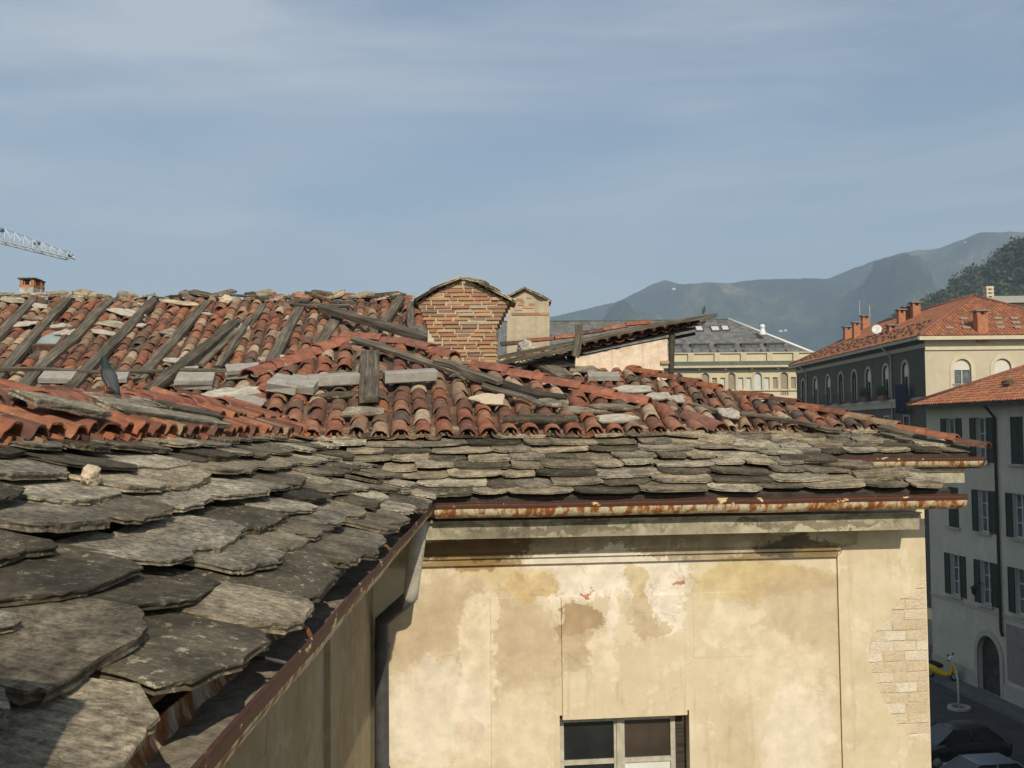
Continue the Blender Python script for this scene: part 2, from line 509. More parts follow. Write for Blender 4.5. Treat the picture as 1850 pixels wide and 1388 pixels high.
def lay_slates(R, parent, meshes, w0, w1, expo, u_lo, u_hi, wid, seed, hh=0.05, th=0.026, rot=4.0, name='slate'):
    r = random.Random(seed)
    w, row, out = w0, 0, []
    while w < w1:
        u = u_lo(w) - r.uniform(0, 0.4)
        while u < u_hi(w):
            wd = r.uniform(*wid)
            L = expo * r.uniform(1.55, 1.95)
            t = th * r.uniform(0.65, 1.5)
            uc = u + wd / 2
            jw = r.gauss(0, expo * 0.09)
            wt = min(w + jw + expo * 0.5, w1)
            if u_lo(wt) - wd * 0.25 < uc < u_hi(wt) + wd * 0.12:
                Mx = R.M @ T(uc, w + jw, hh * r.uniform(0.85, 1.2)) @ RZ(math.radians(r.gauss(0, rot))) @ RX(-math.asin(min(0.4, (hh - 0.004) / L))) @ RY(math.radians(r.gauss(0, 1.0))) \
                    @ SCL(wd * 1.01 * r.choice((1, 1, -1)), L, t)
                me = r.choice(meshes)
                if Mx.to_3x3().determinant() < 0: Mx = Mx @ SCL(-1, 1, 1)
                out.append(obj(name, me, parent, Mx))
            u += wd * r.uniform(0.95, 1.02)
        w += expo * r.uniform(0.92, 1.06)
        row += 1
    return out

def tile_mesh(seed, mat, r0=0.098, r1=0.08, L=0.44, t=0.014, n=9, name='roof_tile'):
    r = random.Random(seed)
    mb = MB()
    rows = []
    for (y, rr) in ((0.0, r0), (L * 0.5, (r0 + r1) / 2), (L, r1)):
        o, i = [], []
        for k in range(n + 1):
            a = math.pi * (0.03 + 0.94 * k / n)
            jy = r.gauss(0, 0.006) if y == 0 else 0
            o.append((math.cos(a) * rr, y + jy, math.sin(a) * rr * 0.92))
            i.append((math.cos(a) * (rr - t), y + jy, math.sin(a) * (rr - t) * 0.92))
        rows.append((o, i))
    m = n + 1
    vo = [p for o, i in rows for p in o]
    vi = [p for o, i in rows for p in i]
    mb.add(vo, [(a * m + k, a * m + k + 1, (a + 1) * m + k + 1, (a + 1) * m + k)[::-1] for a in range(2) for k in range(n)], True)
    mb.add(vi, [(a * m + k, a * m + k + 1, (a + 1) * m + k + 1, (a + 1) * m + k) for a in range(2) for k in range(n)], True)
    for a, fl in ((0, False), (2, True)):
        o, i = rows[a]
        fs = [(k, k + 1, m + k + 1, m + k) for k in range(n)]
        mb.add(o + i, [f[::-1] for f in fs] if fl else fs, False)
    for k in (0, n):
        vs = [rows[a][0][k] for a in range(3)] + [rows[a][1][k] for a in range(3)]
        mb.add(vs, [(0, 1, 4, 3), (1, 2, 5, 4)], False)
    return mb.mesh(name, mat)

TILES = [tile_mesh(s, M['tile']) for s in range(4)]
TILES_D = [tile_mesh(s + 5, M['tile_shade']) for s in range(3)]
TILES_R = [tile_mesh(s, M['tile_red']) for s in range(4)]
TILE_GEO = [(v.vertices, None) for v in ()]

def mass_add(mb, me, Mx):                    # put a copy of a mesh into a bulk mesh
    k = len(mb.v)
    mb.v += [tuple(Mx @ v.co) for v in me.vertices]
    for p in me.polygons:
        mb.f.append([i + k for i in p.vertices]); mb.sm.append(p.use_smooth); mb.mi.append(0)

def lay_tiles(R, parent, w0, w1, u0, u1, inside, seed, meshes=TILES, pitch=0.238, expo=0.335, limit=300, h=0.06, bulk_channels=False, miss=0.03, name='roof_tile', key=None, mess=1.0):
    r = random.Random(seed)
    cov, cha = [], []
    n = int((u1 - u0) / pitch) + 1
    for c in range(n):
        uc = u0 + c * pitch
        cj = r.gauss(0, 0.008)
        for kind in (0, 1):
            u = uc + (pitch / 2 if kind else 0.0)
            w = w0 + r.gauss(0, 0.02) - (0.03 if kind else 0)
            first = True
            while w < w1:
                if inside(u, w + 0.12) and (r.random() > miss or kind or first):
                    lean = r.gauss(0, 2.2) * mess + (r.gauss(0, 11) * mess if r.random() < 0.09 else 0)
                    if kind == 0:
                        Mx = R.M @ T(u + cj + r.gauss(0, 0.006), w, h + 0.018 + r.uniform(0, 0.02)) @ RZ(math.radians(lean)) @ RX(-math.radians(2.4)) @ SCL(r.uniform(0.95, 1.08), r.uniform(0.93, 1.06), r.uniform(0.9, 1.08))
                        cov.append((Mx, r.choice(meshes)))
                    else:
                        Mx = R.M @ T(u + cj, w, h + 0.062) @ RX(-math.radians(2.4)) @ RY(math.pi) @ SCL(1.0, 1.0, 0.72)
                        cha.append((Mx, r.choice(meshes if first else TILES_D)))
                w += expo * r.uniform(0.93, 1.07)
                first = False
    allp = list(cov) if bulk_channels else cov + cha
    allp.sort(key=lambda q: (q[0].translation - EYE).length if key is None else key(q[0].translation))
    for Mx, me in allp[:limit]:
        obj(name, me, parent, Mx)
    rest = allp[limit:] + (cha if bulk_channels else [])
    for nm_, mt_, shade_toned in (('bedded_tiles', 'tile_mass', False), ('channel_tiles', 'tile_mass_shade', True)):
        part_ = [q for q in rest if (q[1] in TILES_D) == shade_toned]
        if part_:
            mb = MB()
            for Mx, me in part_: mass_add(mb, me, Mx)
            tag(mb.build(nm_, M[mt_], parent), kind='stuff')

def deck(R, name, poly, mat, parent, th=0.05):
    mb = MB()
    mb.prism(poly, *((0.001, 0.005) if th < 0.01 else (-th, 0.0)))
    return mb.build(name, mat, parent, R.M)

def ridge_run(pts, parent, meshes, step=0.36, r=None, lift=0.05, tilt=3.0, name='ridge_tile', skip=0.0, scale=1.35):
    r = r or rnd
    for a, b in zip(pts, pts[1:]):
        a, b = Vector(a), Vector(b)
        d = (b - a)
        n = max(1, int(d.length / step))
        x = d.normalized()
        side = x.cross(Vector((0, 0, 1))).normalized()
        up = side.cross(x)
        for i in range(n):
            if r.random() < skip: continue
            p = a + d * (i / n) + up * (lift + r.uniform(0, 0.02))
            Mx = basis(p, side, x, up) @ RZ(math.radians(r.gauss(0, 2.5))) @ RX(-math.radians(tilt)) @ SCL(scale, scale * 0.95, scale * 0.85)
            obj(name, r.choice(meshes), parent, Mx)

RIDGE = [tile_mesh(s + 9, M['ridge_red'], 0.1, 0.09, 0.46, 0.014, 9, 'ridge_tile') for s in range(3)]

# ------------------------------------------------------------------ plaster with stains that sit where the wall has them
def mat_plaster(name, cols, blobs=(), rough=0.92, scale=1.0, cracks=0.0, stain=None, band=None):
    g = G(name)
    p = g.coord()
    wob = g.noise(p, 2.6, 6, 0.62, 0.0, 'Color')
    wob2 = g.noise(p, 17, 5, 0.65, 0.0, 'Color')
    q = g.vec('ADD', p, g.vec('MULTIPLY', g.vec('SUBTRACT', wob, (0.5, 0.5, 0.5)), (0.5, 0.0, 0.5)))
    q = g.vec('ADD', q, g.vec('MULTIPLY', g.vec('SUBTRACT', wob2, (0.5, 0.5, 0.5)), (0.16, 0.0, 0.16)))
    n1 = g.noise(p, 1.1 * scale, 6, 0.6, 0.4)
    n2 = g.noise(p, 5.5 * scale, 6, 0.65)
    n3 = g.noise(p, 45 * scale, 4, 0.7)
    col = g.ramp(g.math('ADD', g.math('MULTIPLY', n1, 0.62), g.math('MULTIPLY', n2, 0.38)), cols)
    fl = g.noise(p, 2.3 * scale, 9, 0.66, 0.2)
    col = g.mix(g.rng(fl, 0.575, 0.588, 0.0, 0.45), col, tuple(min(1, c * 1.06) for c in cols[-1][1]))
    fl2 = g.noise(g.vec('ADD', p, (7.3, 0, 3.1)), 2.9 * scale, 9, 0.68, 0.2)
    col = g.mix(g.rng(fl2, 0.59, 0.605, 0.0, 0.35), col, cols[0][1])
    lift = g.math('MULTIPLY', n3, 0.25)
    drip = g.noise(g.map(p, (9, 1, 0.8)), 1.0, 5, 0.6)
    col = g.mix(g.rng(drip, 0.54, 0.68, 0.0, 0.34), col, (cols[0][1][0] * 0.8, cols[0][1][1] * 0.78, cols[0][1][2] * 0.75))
    rag = g.noise(p, 6.5, 10, 0.72, 0.3)
    for (cx, cz, rx, rz, c, soft, amt, relief) in blobs:
        d = g.vec('LENGTH', g.vec('MULTIPLY', g.vec('SUBTRACT', q, (cx, 0, cz)), (1 / rx, 0.0, 1 / rz)))
        d = g.math('MULTIPLY_ADD', g.math('SUBTRACT', rag, 0.5), 0.9 + soft, d)
        mk = g.rng(d, 1.0 - soft * 0.4 - 0.02, 1.0 + soft * 0.4 + 0.02, amt, 0.0)
        tint = hsv(g, c, g.rng(n2, 0.3, 0.7, 0.86, 1.12))
        col = g.mix(mk, col, tint)
        if relief: lift = g.math('MULTIPLY_ADD', mk, relief, lift)
    speck = g.rng(g.voro(p, 60 * scale), 0.0, 0.13, 0.35, 0.0)
    col = g.mix(g.math('MULTIPLY', speck, g.rng(n2, 0.45, 0.65)), col, (0.12, 0.09, 0.06))
    if cracks:
        v = g.voro(g.vec('ADD', g.map(p, (0.8, 0.8, 0.8)), g.vec('MULTIPLY', wob2, (0.09, 0.09, 0.09))), 0.8, 'DISTANCE_TO_EDGE')
        ck = g.math('MULTIPLY', g.rng(v, 0.0015, 0.006, 1.0, 0.0), g.rng(g.noise(p, 0.9, 2, 0.5), 0.5, 0.62))
        col = g.mix(g.math('MULTIPLY', ck, cracks), col, (0.1, 0.07, 0.045))
        lift = g.math('SUBTRACT', lift, g.math('MULTIPLY', ck, 1.0))
    h = g.math('ADD', lift, g.math('MULTIPLY', n2, 0.5))
    return g.done(col, rough, h, 0.012, 0.55)

# frame of the sunlit courtyard wall: x along it, y into it, z up from the street
OVH = 0.60
WO = RA.o + RA.N * OVH
MW = basis((WO.x, WO.y, 0), RA.U, RA.N, (0, 0, 1))
def wall_uz(px, py, out=0.0):
    d = ray(px, py)
    o = Vector((WO.x, WO.y, 0)) - RA.N * out
    t = (o - EYE).dot(RA.N) / d.dot(RA.N)
    p = MW.inverted() @ (EYE + d * t)
    return p.x, p.z
def blob(px, py, wpx, hpx, c, soft=0.12, amt=1.0, relief=0.0):
    u, z = wall_uz(px, py)
    return (u, z, wpx / 175.0 / 2, hpx / 175.0 / 2, c, soft, amt, relief)
OCH, TAN, PALE, WHITE = (0.50, 0.36, 0.15), (0.49, 0.39, 0.255), (0.69, 0.60, 0.44), (0.72, 0.65, 0.53)
BROWN, GREYB = (0.30, 0.19, 0.075), (0.34, 0.3, 0.2)
BL = [
    blob(860, 1170, 330, 210, TAN, 0.25, 0.75), blob(800, 1130, 200, 180, TAN, 0.2, 0.6),
    blob(860, 1215, 60, 260, PALE, 0.3, 0.8), blob(790, 1290, 200, 190, WHITE, 0.5, 0.75), blob(880, 1110, 40, 90, PALE, 0.2, 0.8),
    blob(1080, 1010, 330, 130, WHITE, 0.10, 1.0, -0.9), blob(1000, 1040, 120, 90, WHITE, 0.12, 1.0, -0.6), blob(1190, 1050, 130, 130, WHITE, 0.14, 0.95, -0.8),
    blob(960, 1058, 100, 44, (0.52, 0.38, 0.18), 0.3, 0.8), blob(915, 1035, 160, 30, (0.6, 0.47, 0.25), 0.3, 0.6),
    blob(1390, 1048, 270, 62, (0.50, 0.385, 0.2), 0.35, 0.8), blob(1330, 1042, 150, 40, (0.56, 0.46, 0.24), 0.3, 0.7), blob(1460, 1100, 160, 150, TAN, 0.5, 0.6), blob(1290, 1060, 100, 60, (0.58, 0.48, 0.27), 0.3, 0.5),
    blob(1052, 1130, 78, 100, (0.40, 0.29, 0.17), 0.05, 1.0, 0.3), blob(1050, 1175, 66, 70, TAN, 0.3, 0.9), blob(1105, 1110, 26, 90, WHITE, 0.2, 0.9),
    blob(1160, 1105, 42, 110, TAN, 0.15, 0.85), blob(1210, 1115, 60, 80, WHITE, 0.2, 0.9, -0.6), blob(1085, 1190, 56, 90, PALE, 0.4, 0.8), blob(1190, 1140, 46, 30, TAN, 0.2, 0.8),
    blob(1150, 1048, 46, 60, (0.55, 0.44, 0.25), 0.15, 0.8), blob(1066, 1062, 26, 9, (0.42, 0.17, 0.09), 0.2, 0.9, -0.5), blob(1226, 1060, 18, 14, (0.44, 0.18, 0.09), 0.2, 0.9, -0.5),
    blob(850, 1015, 150, 34, BROWN, 0.3, 0.8), blob(1330, 1110, 120, 40, PALE, 0.4, 0.7), blob(1310, 1150, 80, 40, PALE, 0.4, 0.6),
    blob(1400, 1210, 200, 120, PALE, 0.6, 0.6), blob(1440, 1330, 130, 190, WHITE, 0.6, 0.6), blob(1330, 1330, 70, 120, TAN, 0.6, 0.4),
    blob(950, 1320, 120, 160, PALE, 0.6, 0.6), blob(850, 1330, 60, 60, (0.62, 0.5, 0.38), 0.4, 0.6),
]
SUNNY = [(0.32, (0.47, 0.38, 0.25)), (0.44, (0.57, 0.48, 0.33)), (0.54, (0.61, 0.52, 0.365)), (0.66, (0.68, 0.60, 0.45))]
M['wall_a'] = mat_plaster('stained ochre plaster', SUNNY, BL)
M['pilaster_a'] = mat_plaster('ochre plaster of the corner strip', [(0.32, (0.49, 0.405, 0.265)), (0.5, (0.60, 0.51, 0.35)), (0.68, (0.68, 0.6, 0.45))], ())
CB = [blob(850, 990, 190, 50, (0.14, 0.085, 0.035), 0.15, 0.9), blob(850, 1022, 180, 30, BROWN, 0.2, 0.9), blob(1390, 1015, 250, 22, BROWN, 0.2, 0.85), blob(1430, 985, 150, 40, (0.06, 0.05, 0.035), 0.3, 0.8),
      blob(1480, 1000, 120, 40, (0.26, 0.18, 0.08), 0.2, 0.8), blob(1080, 1015, 290, 44, WHITE, 0.12, 0.9), blob(1300, 1035, 100, 12, BROWN, 0.2, 0.8)]
M['cornice_a'] = mat_plaster('weathered cornice', [(0.32, (0.18, 0.15, 0.09)), (0.46, (0.34, 0.285, 0.185)), (0.68, (0.56, 0.48, 0.34))], CB)
M['fascia_a'] = mat_plaster('grey weathered fascia', [(0.32, (0.10, 0.09, 0.06)), (0.44, (0.26, 0.235, 0.165)), (0.54, (0.38, 0.345, 0.245)), (0.68, (0.5, 0.45, 0.33))],
                            [blob(1450, 948, 300, 26, (0.5, 0.45, 0.31), 0.5, 0.7), blob(900, 962, 150, 22, (0.17, 0.15, 0.1), 0.5, 0.75), blob(1000, 946, 330, 15, (0.1, 0.09, 0.06), 0.6, 0.7), blob(1420, 940, 330, 13, (0.12, 0.105, 0.07), 0.6, 0.7), blob(1580, 950, 120, 16, (0.22, 0.2, 0.13), 0.5, 0.6), blob(1080, 962, 90, 26, (0.24, 0.22, 0.15), 0.4, 0.7), blob(1250, 950, 140, 26, (0.3, 0.27, 0.19), 0.4, 0.7)], scale=2.2)
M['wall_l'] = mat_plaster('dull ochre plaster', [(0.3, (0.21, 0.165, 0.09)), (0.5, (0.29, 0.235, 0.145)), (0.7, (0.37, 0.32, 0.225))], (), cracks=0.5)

def mat_gutter(name, paint, rust, lo, hi, sc):
    g = G(name)
    p = g.coord()
    n = g.noise(g.map(p, (sc[0], sc[1], sc[2])), 1.0, 5, 0.62, 0.3)
    n2 = g.noise(p, 40, 4, 0.6)
    big = g.noise(p, 1.3, 3, 0.5)
    v = g.math('ADD', n, g.math('MULTIPLY', g.math('SUBTRACT', big, 0.5), 0.35))
    col = g.ramp(v, [(lo, rust), (lo + 0.05, tuple(c * 1.5 for c in rust)), (hi, paint)])
    col = hsv(g, col, g.rng(n2, 0.3, 0.7, 0.8, 1.15))
    return g.done(col, 0.6, v, 0.003, 0.5)
M['trough'] = mat_gutter('rust streaked painted gutter', (0.60, 0.53, 0.36), (0.26, 0.10, 0.025), 0.40, 0.55, (13, 13, 1.4))
M['rim'] = mat_gutter('rusty gutter lip', (0.6, 0.45, 0.22), (0.075, 0.03, 0.018), 0.58, 0.66, (7, 7, 12))
M['underlay'] = mat_simple('red brown eave board', (0.17, 0.085, 0.05), 0.9, 0.4, 9)
M['rust'] = mat_simple('rusty iron strap', (0.17, 0.075, 0.04), 0.8, 0.35, 20)

# ------------------------------------------------------------------ the setting
g = G('ground earth'); M['ground'] = g.done(g.ramp(g.noise(g.pos(), 0.02, 6, 0.6), [(0.35, (0.09, 0.1, 0.06)), (0.65, (0.16, 0.15, 0.11))]), 0.95)
g = G('asphalt'); M['asphalt'] = g.done(g.ramp(g.noise(g.pos(), 1.2, 6, 0.6), [(0.3, (0.035, 0.036, 0.038)), (0.7, (0.07, 0.07, 0.072))]), 0.9, g.noise(g.pos(), 60, 3, 0.6), 0.006, 0.5)
M['paving'] = mat_simple('stone paving', (0.12, 0.12, 0.115), 0.85, 0.25, 2)
mb = MB(); mb.add([(-7000, -300, 0), (7000, -300, 0), (7000, 9000, 0), (-7000, 9000, 0)], [(0, 1, 2, 3)])
tag(mb.build('ground', M['ground']), kind='structure')
mb = MB(); mb.add([(6.6, 8, 0.008), (30, 8, 0.008), (24, 72, 0.008), (6.6, 72, 0.008)], [(0, 1, 2, 3)])
tag(mb.build('street', M['asphalt']), kind='structure')

# ------------------------------------------------------------------ cross wing A: wall, cornice, gutter, roof
wingA = thing('courtyard_wing', (WO.x + 2.5, WO.y, 0), 'sunlit ochre wing across the courtyard with stone slab eaves and clay tiles', 'building')
u_in = -0.60
u_pl = wall_uz(1519, 1100)[0]               # left edge of the corner strip
u_end = wall_uz(1678, 1100)[0]
wu0, wz1 = wall_uz(1011, 1293); wu1, _ = wall_uz(1245, 1290)
wz0 = wz1 - 2.0
cz_top = CZ - 0.86
zb = []
us, zs = [u_in, wu0, wu1, u_end - 0.02], [0.0, wz0, wz1, cz_top]
mb = MB()
for i in range(3):
    for j in range(3):
        if i == 1 and j == 1: continue
        mb.add([(us[i], 0, zs[j]), (us[i + 1], 0, zs[j]), (us[i + 1], 0, zs[j + 1]), (us[i], 0, zs[j + 1])], [(0, 1, 2, 3)])
dp = 0.24
mb.add([(wu0, 0, wz0), (wu0, dp, wz0), (wu0, dp, wz1), (wu0, 0, wz1)], [(0, 1, 2, 3)])
mb.add([(wu1, 0, wz0), (wu1, 0, wz1), (wu1, dp, wz1), (wu1, dp, wz0)], [(0, 1, 2, 3)])
mb.add([(wu0, 0, wz1), (wu0, dp, wz1), (wu1, dp, wz1), (wu1, 0, wz1)], [(0, 1, 2, 3)])
mb.add([(wu0, 0, wz0), (wu1, 0, wz0), (wu1, dp, wz0), (wu0, dp, wz0)], [(0, 1, 2, 3)])
e = u_end - 0.02
mb.add([(e, 0, 0), (e, 5.0, 0), (e, 5.0, cz_top), (e, 0, cz_top)], [(0, 1, 2, 3)])
mb.add([(u_in, 5, 0), (e, 5, 0), (e, 5, cz_top), (u_in, 5, cz_top)], [(3, 2, 1, 0)])
wallA = mb.build('wall', M['wall_a'], wingA, MW)
# raised plaster fields either side of and above the window
def field(px0, py0, px1, py1, out, nm='plaster_panel'):
    a, zt = wall_uz(px0, py0); b, zl = wall_uz(px1, py1)
    mbx = MB(); o = out
    mbx.add([(a, -o, zl), (b, -o, zl), (b, -o, zt), (a, -o, zt), (a - .006, 0.001, zl), (b + .006, 0.001, zl), (b + .006, 0.001, zt + .006), (a - .006, 0.001, zt + .006)],
            [(0, 1, 2, 3), (4, 0, 3, 7), (1, 5, 6, 2), (3, 2, 6, 7), (4, 5, 1, 0)])
    return mbx.build(nm, M['wall_a'], wingA, MW)
field(1014, 1080, 1241, 1291, 0.018)
field(886, 1082, 1006, 1560, 0.006)
field(1252, 1072, 1366, 1185, 0.003)
# corner strip: the plaster coat is broken away at the edge and shows bricks
coat = 0.014
pil_out = 0.012
zt = CZ - 1.03
jag = [(1671, 1040), (1664, 1052), (1655, 1062), (1650, 1075), (1640, 1080), (1627, 1082), (1617, 1092), (1610, 1105), (1603, 1115), (1600, 1125), (1590, 1134), (1581, 1142), (1573, 1155), (1570, 1170),
       (1569, 1190), (1572, 1205), (1577, 1220), (1584, 1236), (1590, 1250), (1598, 1268), (1606, 1283), (1614, 1296), (1622, 1308), (1632, 1320), (1646, 1328), (1662, 1334), (1680, 1340)]
jz = [wall_uz(a, b, pil_out + coat) for a, b in jag]
ub = wall_uz(1679, 1200, pil_out + coat)[0]
poly = [(u_pl, 0.0), (ub, 0.0)] + [(min(a, ub), b) for a, b in jz[::-1]] + [(ub - 0.005, zt)]
lt = [(1512, 1006), (1519, 1000), (1521, 990), (1528, 985), (1534, 975), (1545, 970), (1553, 962)]
poly += [(ub - 0.9 + (a - 1553) / 175.0 * 0, 0) for a, b in ()]
ll = [wall_uz(a, b, pil_out) for a, b in lt[::-1]]
poly += [(ll[0][0], zt)] + [(a, b) for a, b in ll[1:]]
mb = MB(); mb.prism(poly, -pil_out - coat, -pil_out + 0.001, 'y')
mb.build('corner_plaster', M['pilaster_a'], wingA, MW)
core = mb = MB(); mb.box((u_pl + 0.004, -pil_out, 0.0), (ub - 0.012, 0.05, zt - 0.004))
M['palemortar'] = mat_simple('pale mortar', (0.53, 0.45, 0.32), 0.95, 0.2, 9, 0.01)
cs = mb.build('corner_strip', M['palemortar'], wingA, MW)
tag(cs, 'corner strip with broken plaster baring pale bricks')
def brick_mesh(seed, mat):
    r = random.Random(seed)
    mbx = MB()
    lo, hi = (-0.5, -0.5, -0.5), (0.5, 0.5, 0.5)
    b = 0.07
    pts = []
    for z in (-0.5, 0.5):
        for (x, y) in ((-0.5, -0.5), (0.5, -0.5), (0.5, 0.5), (-0.5, 0.5)):
            pts.append((x, y, z))
    me = mbx.box(lo, hi).mesh('brick', mat)
    bm = bmesh.new(); bm.from_mesh(me)
    bmesh.ops.bevel(bm, geom=[e for e in bm.edges], offset=0.045, segments=1, affect='EDGES')
    for v in bm.verts: v.co += Vector((r.gauss(0, 0.012), r.gauss(0, 0.03), r.gauss(0, 0.02)))
    bm.to_mesh(me); bm.free()
    return me
BRK = [brick_mesh(s, M['brick']) for s in range(5)]
gp = G('pale brick under plaster')
_p = gp.scatter(gp.coord()); _n = gp.noise(_p, 7, 5, 0.6)
M['palebrick'] = gp.done(hsv(gp, gp.ramp(gp.rand(), [(0, (0.57, 0.475, 0.33)), (0.3, (0.6, 0.51, 0.37)), (0.6, (0.55, 0.445, 0.3)), (0.8, (0.62, 0.55, 0.43))], 'CONSTANT'), gp.rng(_n, 0.3, 0.7, 0.8, 1.12)), 0.95, _n, 0.01, 0.6)
BRKP = [brick_mesh(s + 20, M['palebrick']) for s in range(4)]
z = wall_uz(1620, 1345)[1]
zmax = wall_uz(1660, 1045)[1]
row = 0
while z < zmax:
    x = ub - 0.008
    k = 0
    while x > wall_uz(1575, 1200)[0]:
        L = rnd.choice((0.24, 0.26, 0.13, 0.25))
        obj('brick', rnd.choice(BRKP), cs, MW @ T(x - L / 2, -pil_out + 0.045 - rnd.uniform(0, 0.004), z + 0.05) @ SCL(L - 0.008, 0.1, 0.1))
        x -= L
    z += 0.108
    row += 1

# cornice: fascia, shaded cove and two fillets, swept along the wall
def cornice(name, prof, u0, u1, mat, Mx, parent):
    mbx = MB()
    n = len(prof)
    vs = [(u0, -a, b) for a, b in prof] + [(u1, -a, b) for a, b in prof]
    fs = [(i, i + 1, i + 1 + n, i + n) for i in range(n - 1)] + [list(range(n))[::-1], [i + n for i in range(n)], (n - 1, 0, n, 2 * n - 1)]
    mbx.add(vs, fs)
    return mbx.build(name, mat, parent, Mx)
z0 = CZ
uf = wall_uz(1664, 960, 0.4)[0]
uc = wall_uz(1549, 980, 0.12)[0]
cornice('cornice_fascia', [(-0.05, z0 - .865), (.43, z0 - .865), (.43, z0 - .875), (.40, z0 - .88), (.40, z0 - .895), (.375, z0 - .9), (.37, z0 - 1.045), (-.05, z0 - 1.045)], u_in + 0.002, uf, M['fascia_a'], MW, wingA)
cornice('cornice_cove', [(-0.04, z0 - 1.047), (.19, z0 - 1.047), (.18, z0 - 1.09), (.14, z0 - 1.1), (.13, z0 - 1.17), (.10, z0 - 1.215), (-.04, z0 - 1.215)], u_in + 0.002, uc, M['cornice_a'], MW, wingA)
cornice('cornice_fillet', [(-0.03, z0 - 1.217), (.075, z0 - 1.217), (.07, z0 - 1.275), (-.03, z0 - 1.275)], u_in + 0.002, wall_uz(1520, 1010, .07)[0], M['cornice_a'], MW, wingA)
cornice('cornice_fillet', [(-0.03, z0 - 1.281), (.045, z0 - 1.281), (.04, z0 - 1.345), (-.03, z0 - 1.345)], u_in + 0.002, wall_uz(1516, 1030, .05)[0], M['cornice_a'], MW, wingA)

# window: two leaves, one pane replaced by a pale board
M['paint_grey'] = mat_simple('peeling grey window paint', (0.42, 0.39, 0.31), 0.7, 0.2, 14)
def mat_glass(name, col, rough=0.08):
    g = G(name)
    n = g.noise(g.coord(), 3.0, 3, 0.5)
    g.b.inputs['Specular IOR Level'].default_value = 0.5
    return g.done(hsv(g, col, g.rng(n, 0.3, 0.7, 0.7, 1.3)), rough)
M['glass_dark'] = mat_glass('dark window glass', (0.018, 0.02, 0.022))
M['glass_brown'] = mat_glass('dusty brown window glass', (0.05, 0.036, 0.026), 0.35)
M['board_pale'] = mat_simple('pale board', (0.62, 0.63, 0.58), 0.8, 0.1, 3)
win = obj('window', None, wingA, MW @ T(wu0, 0.13, wz0)); win.empty_display_size = 0.2
tag(win, 'grey two leaf window with one pane boarded pale')
wm = W[win]
ww, wh = wu1 - wu0, wz1 - wz0
mb = MB()
fr = 0.05
mid = ww * 0.475
for (a, b) in ((0.012, mid - 0.006), (mid + 0.006, ww - 0.115)):
    mb.box((a, 0, 0), (a + fr, 0.05, wh - 0.062)); mb.box((b - fr, 0.001, 0), (b, 0.051, wh - 0.062))
    for zz, hh2 in ((wh - 0.112, 0.05), (wh - 0.115 - 0.43, 0.05), (0.0, 0.08), (wh - 1.0 - 0.2, 0.045)):
        mb.box((a + fr - 0.002, 0.004, zz), (b - fr + 0.002, 0.046, zz + hh2))
mb.box((mid - 0.028, -0.015, 0), (mid + 0.028, -0.001, wh - 0.062))
mb.build('frame', M['paint_grey'], win, wm)
mb = MB(); mb.box((-0.0, 0.012, wh - 0.06), (ww, 0.06, wh - 0.001)); mb.box((ww - 0.113, 0.012, 0), (ww - 0.001, 0.06, wh - 0.062))
mb.build('box_frame', M['wood_dark'], win, wm)
def paneb(a, b, c, d, mt):
    mbx = MB(); mbx.box((a, 0.022, c), (b, 0.03, d)); return mbx.build('pane', mt, win, wm)
paneb(0.064, mid - 0.058, wh - 0.543, wh - 0.114, M['glass_dark']); paneb(mid + 0.058, ww - 0.167, wh - 0.543, wh - 0.114, M['glass_brown'])
paneb(0.064, mid - 0.058, 0.05, wh - 0.547, M['glass_dark']); paneb(mid + 0.058, ww - 0.167, 0.05, wh - 0.547, M['board_pale'])
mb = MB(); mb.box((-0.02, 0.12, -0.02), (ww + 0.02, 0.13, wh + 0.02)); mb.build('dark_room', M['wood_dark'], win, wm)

# gutters
def gutter(parent, pts, side_sign, label=None, rimh=0.054, r=0.112):
    # outer lip line given by pts at lip height; the trough hangs inward
    prof, n = [], 10
    for k in range(n + 1):
        a = math.pi * k / n
        prof.append((side_sign * (-r + r * math.cos(a)), -rimh * 0.62 - r * 1.05 * math.sin(a)))
    prof2 = [(x - side_sign * 0.0035 * (1 if i < n / 2 else -1), zz + 0.004) for i, (x, zz) in enumerate(prof)]
    mbx = MB()
    mbx.sweep(prof, pts, smooth=True)
    mbx.sweep([(x - side_sign * 0.004 * math.cos(math.pi * i / n), zz + 0.004 * math.sin(math.pi * i / n)) for i, (x, zz) in enumerate(prof)][::-1], pts, smooth=True)
    gt = mbx.build('gutter', M['trough'], parent)
    if label: tag(gt, label)
    mbx = MB()
    s = side_sign
    lip = [(0.003 * s, -rimh), (0.006 * s, -rimh * 0.5), (0.004 * s, -0.010), (0.008 * s, 0.0), (0.002 * s, 0.006), (-0.005 * s, 0.0), (-0.002 * s, -rimh)]
    if s < 0: lip = lip[::-1]
    mbx.sweep(lip, pts, closed=True, smooth=False)
    mbx.build('lip', M['rim'], gt)
    return gt
def wobble(a, b, n, amp, seed):
    r = random.Random(seed)
    a, b = Vector(a), Vector(b)
    return [a.lerp(b, i / n) + Vector((0, 0, amp * noise.noise(Vector((i * 0.55, seed, 0))))) for i in range(n + 1)]
gA = gutter(wingA, wobble(RA.pt(0.02, 0) + Vector((0, 0, 0.0)), RA.o + RA.U * (A_LEN + 0.05), 16, 0.012, 3), 1, 'rust streaked half round gutter under the stone slabs')
mb = MB()
endp = RA.o + RA.U * (A_LEN + 0.05)
prof = [(-0.098 + 0.098 * math.cos(math.pi * k / 10), -0.05 - 0.1 * math.sin(math.pi * k / 10)) for k in range(11)]
mb.add([endp - RA.N * a + Vector((0, 0, b)) for a, b in prof], [list(range(11))])
mb.build('gutter_end', M['trough'], wingA)

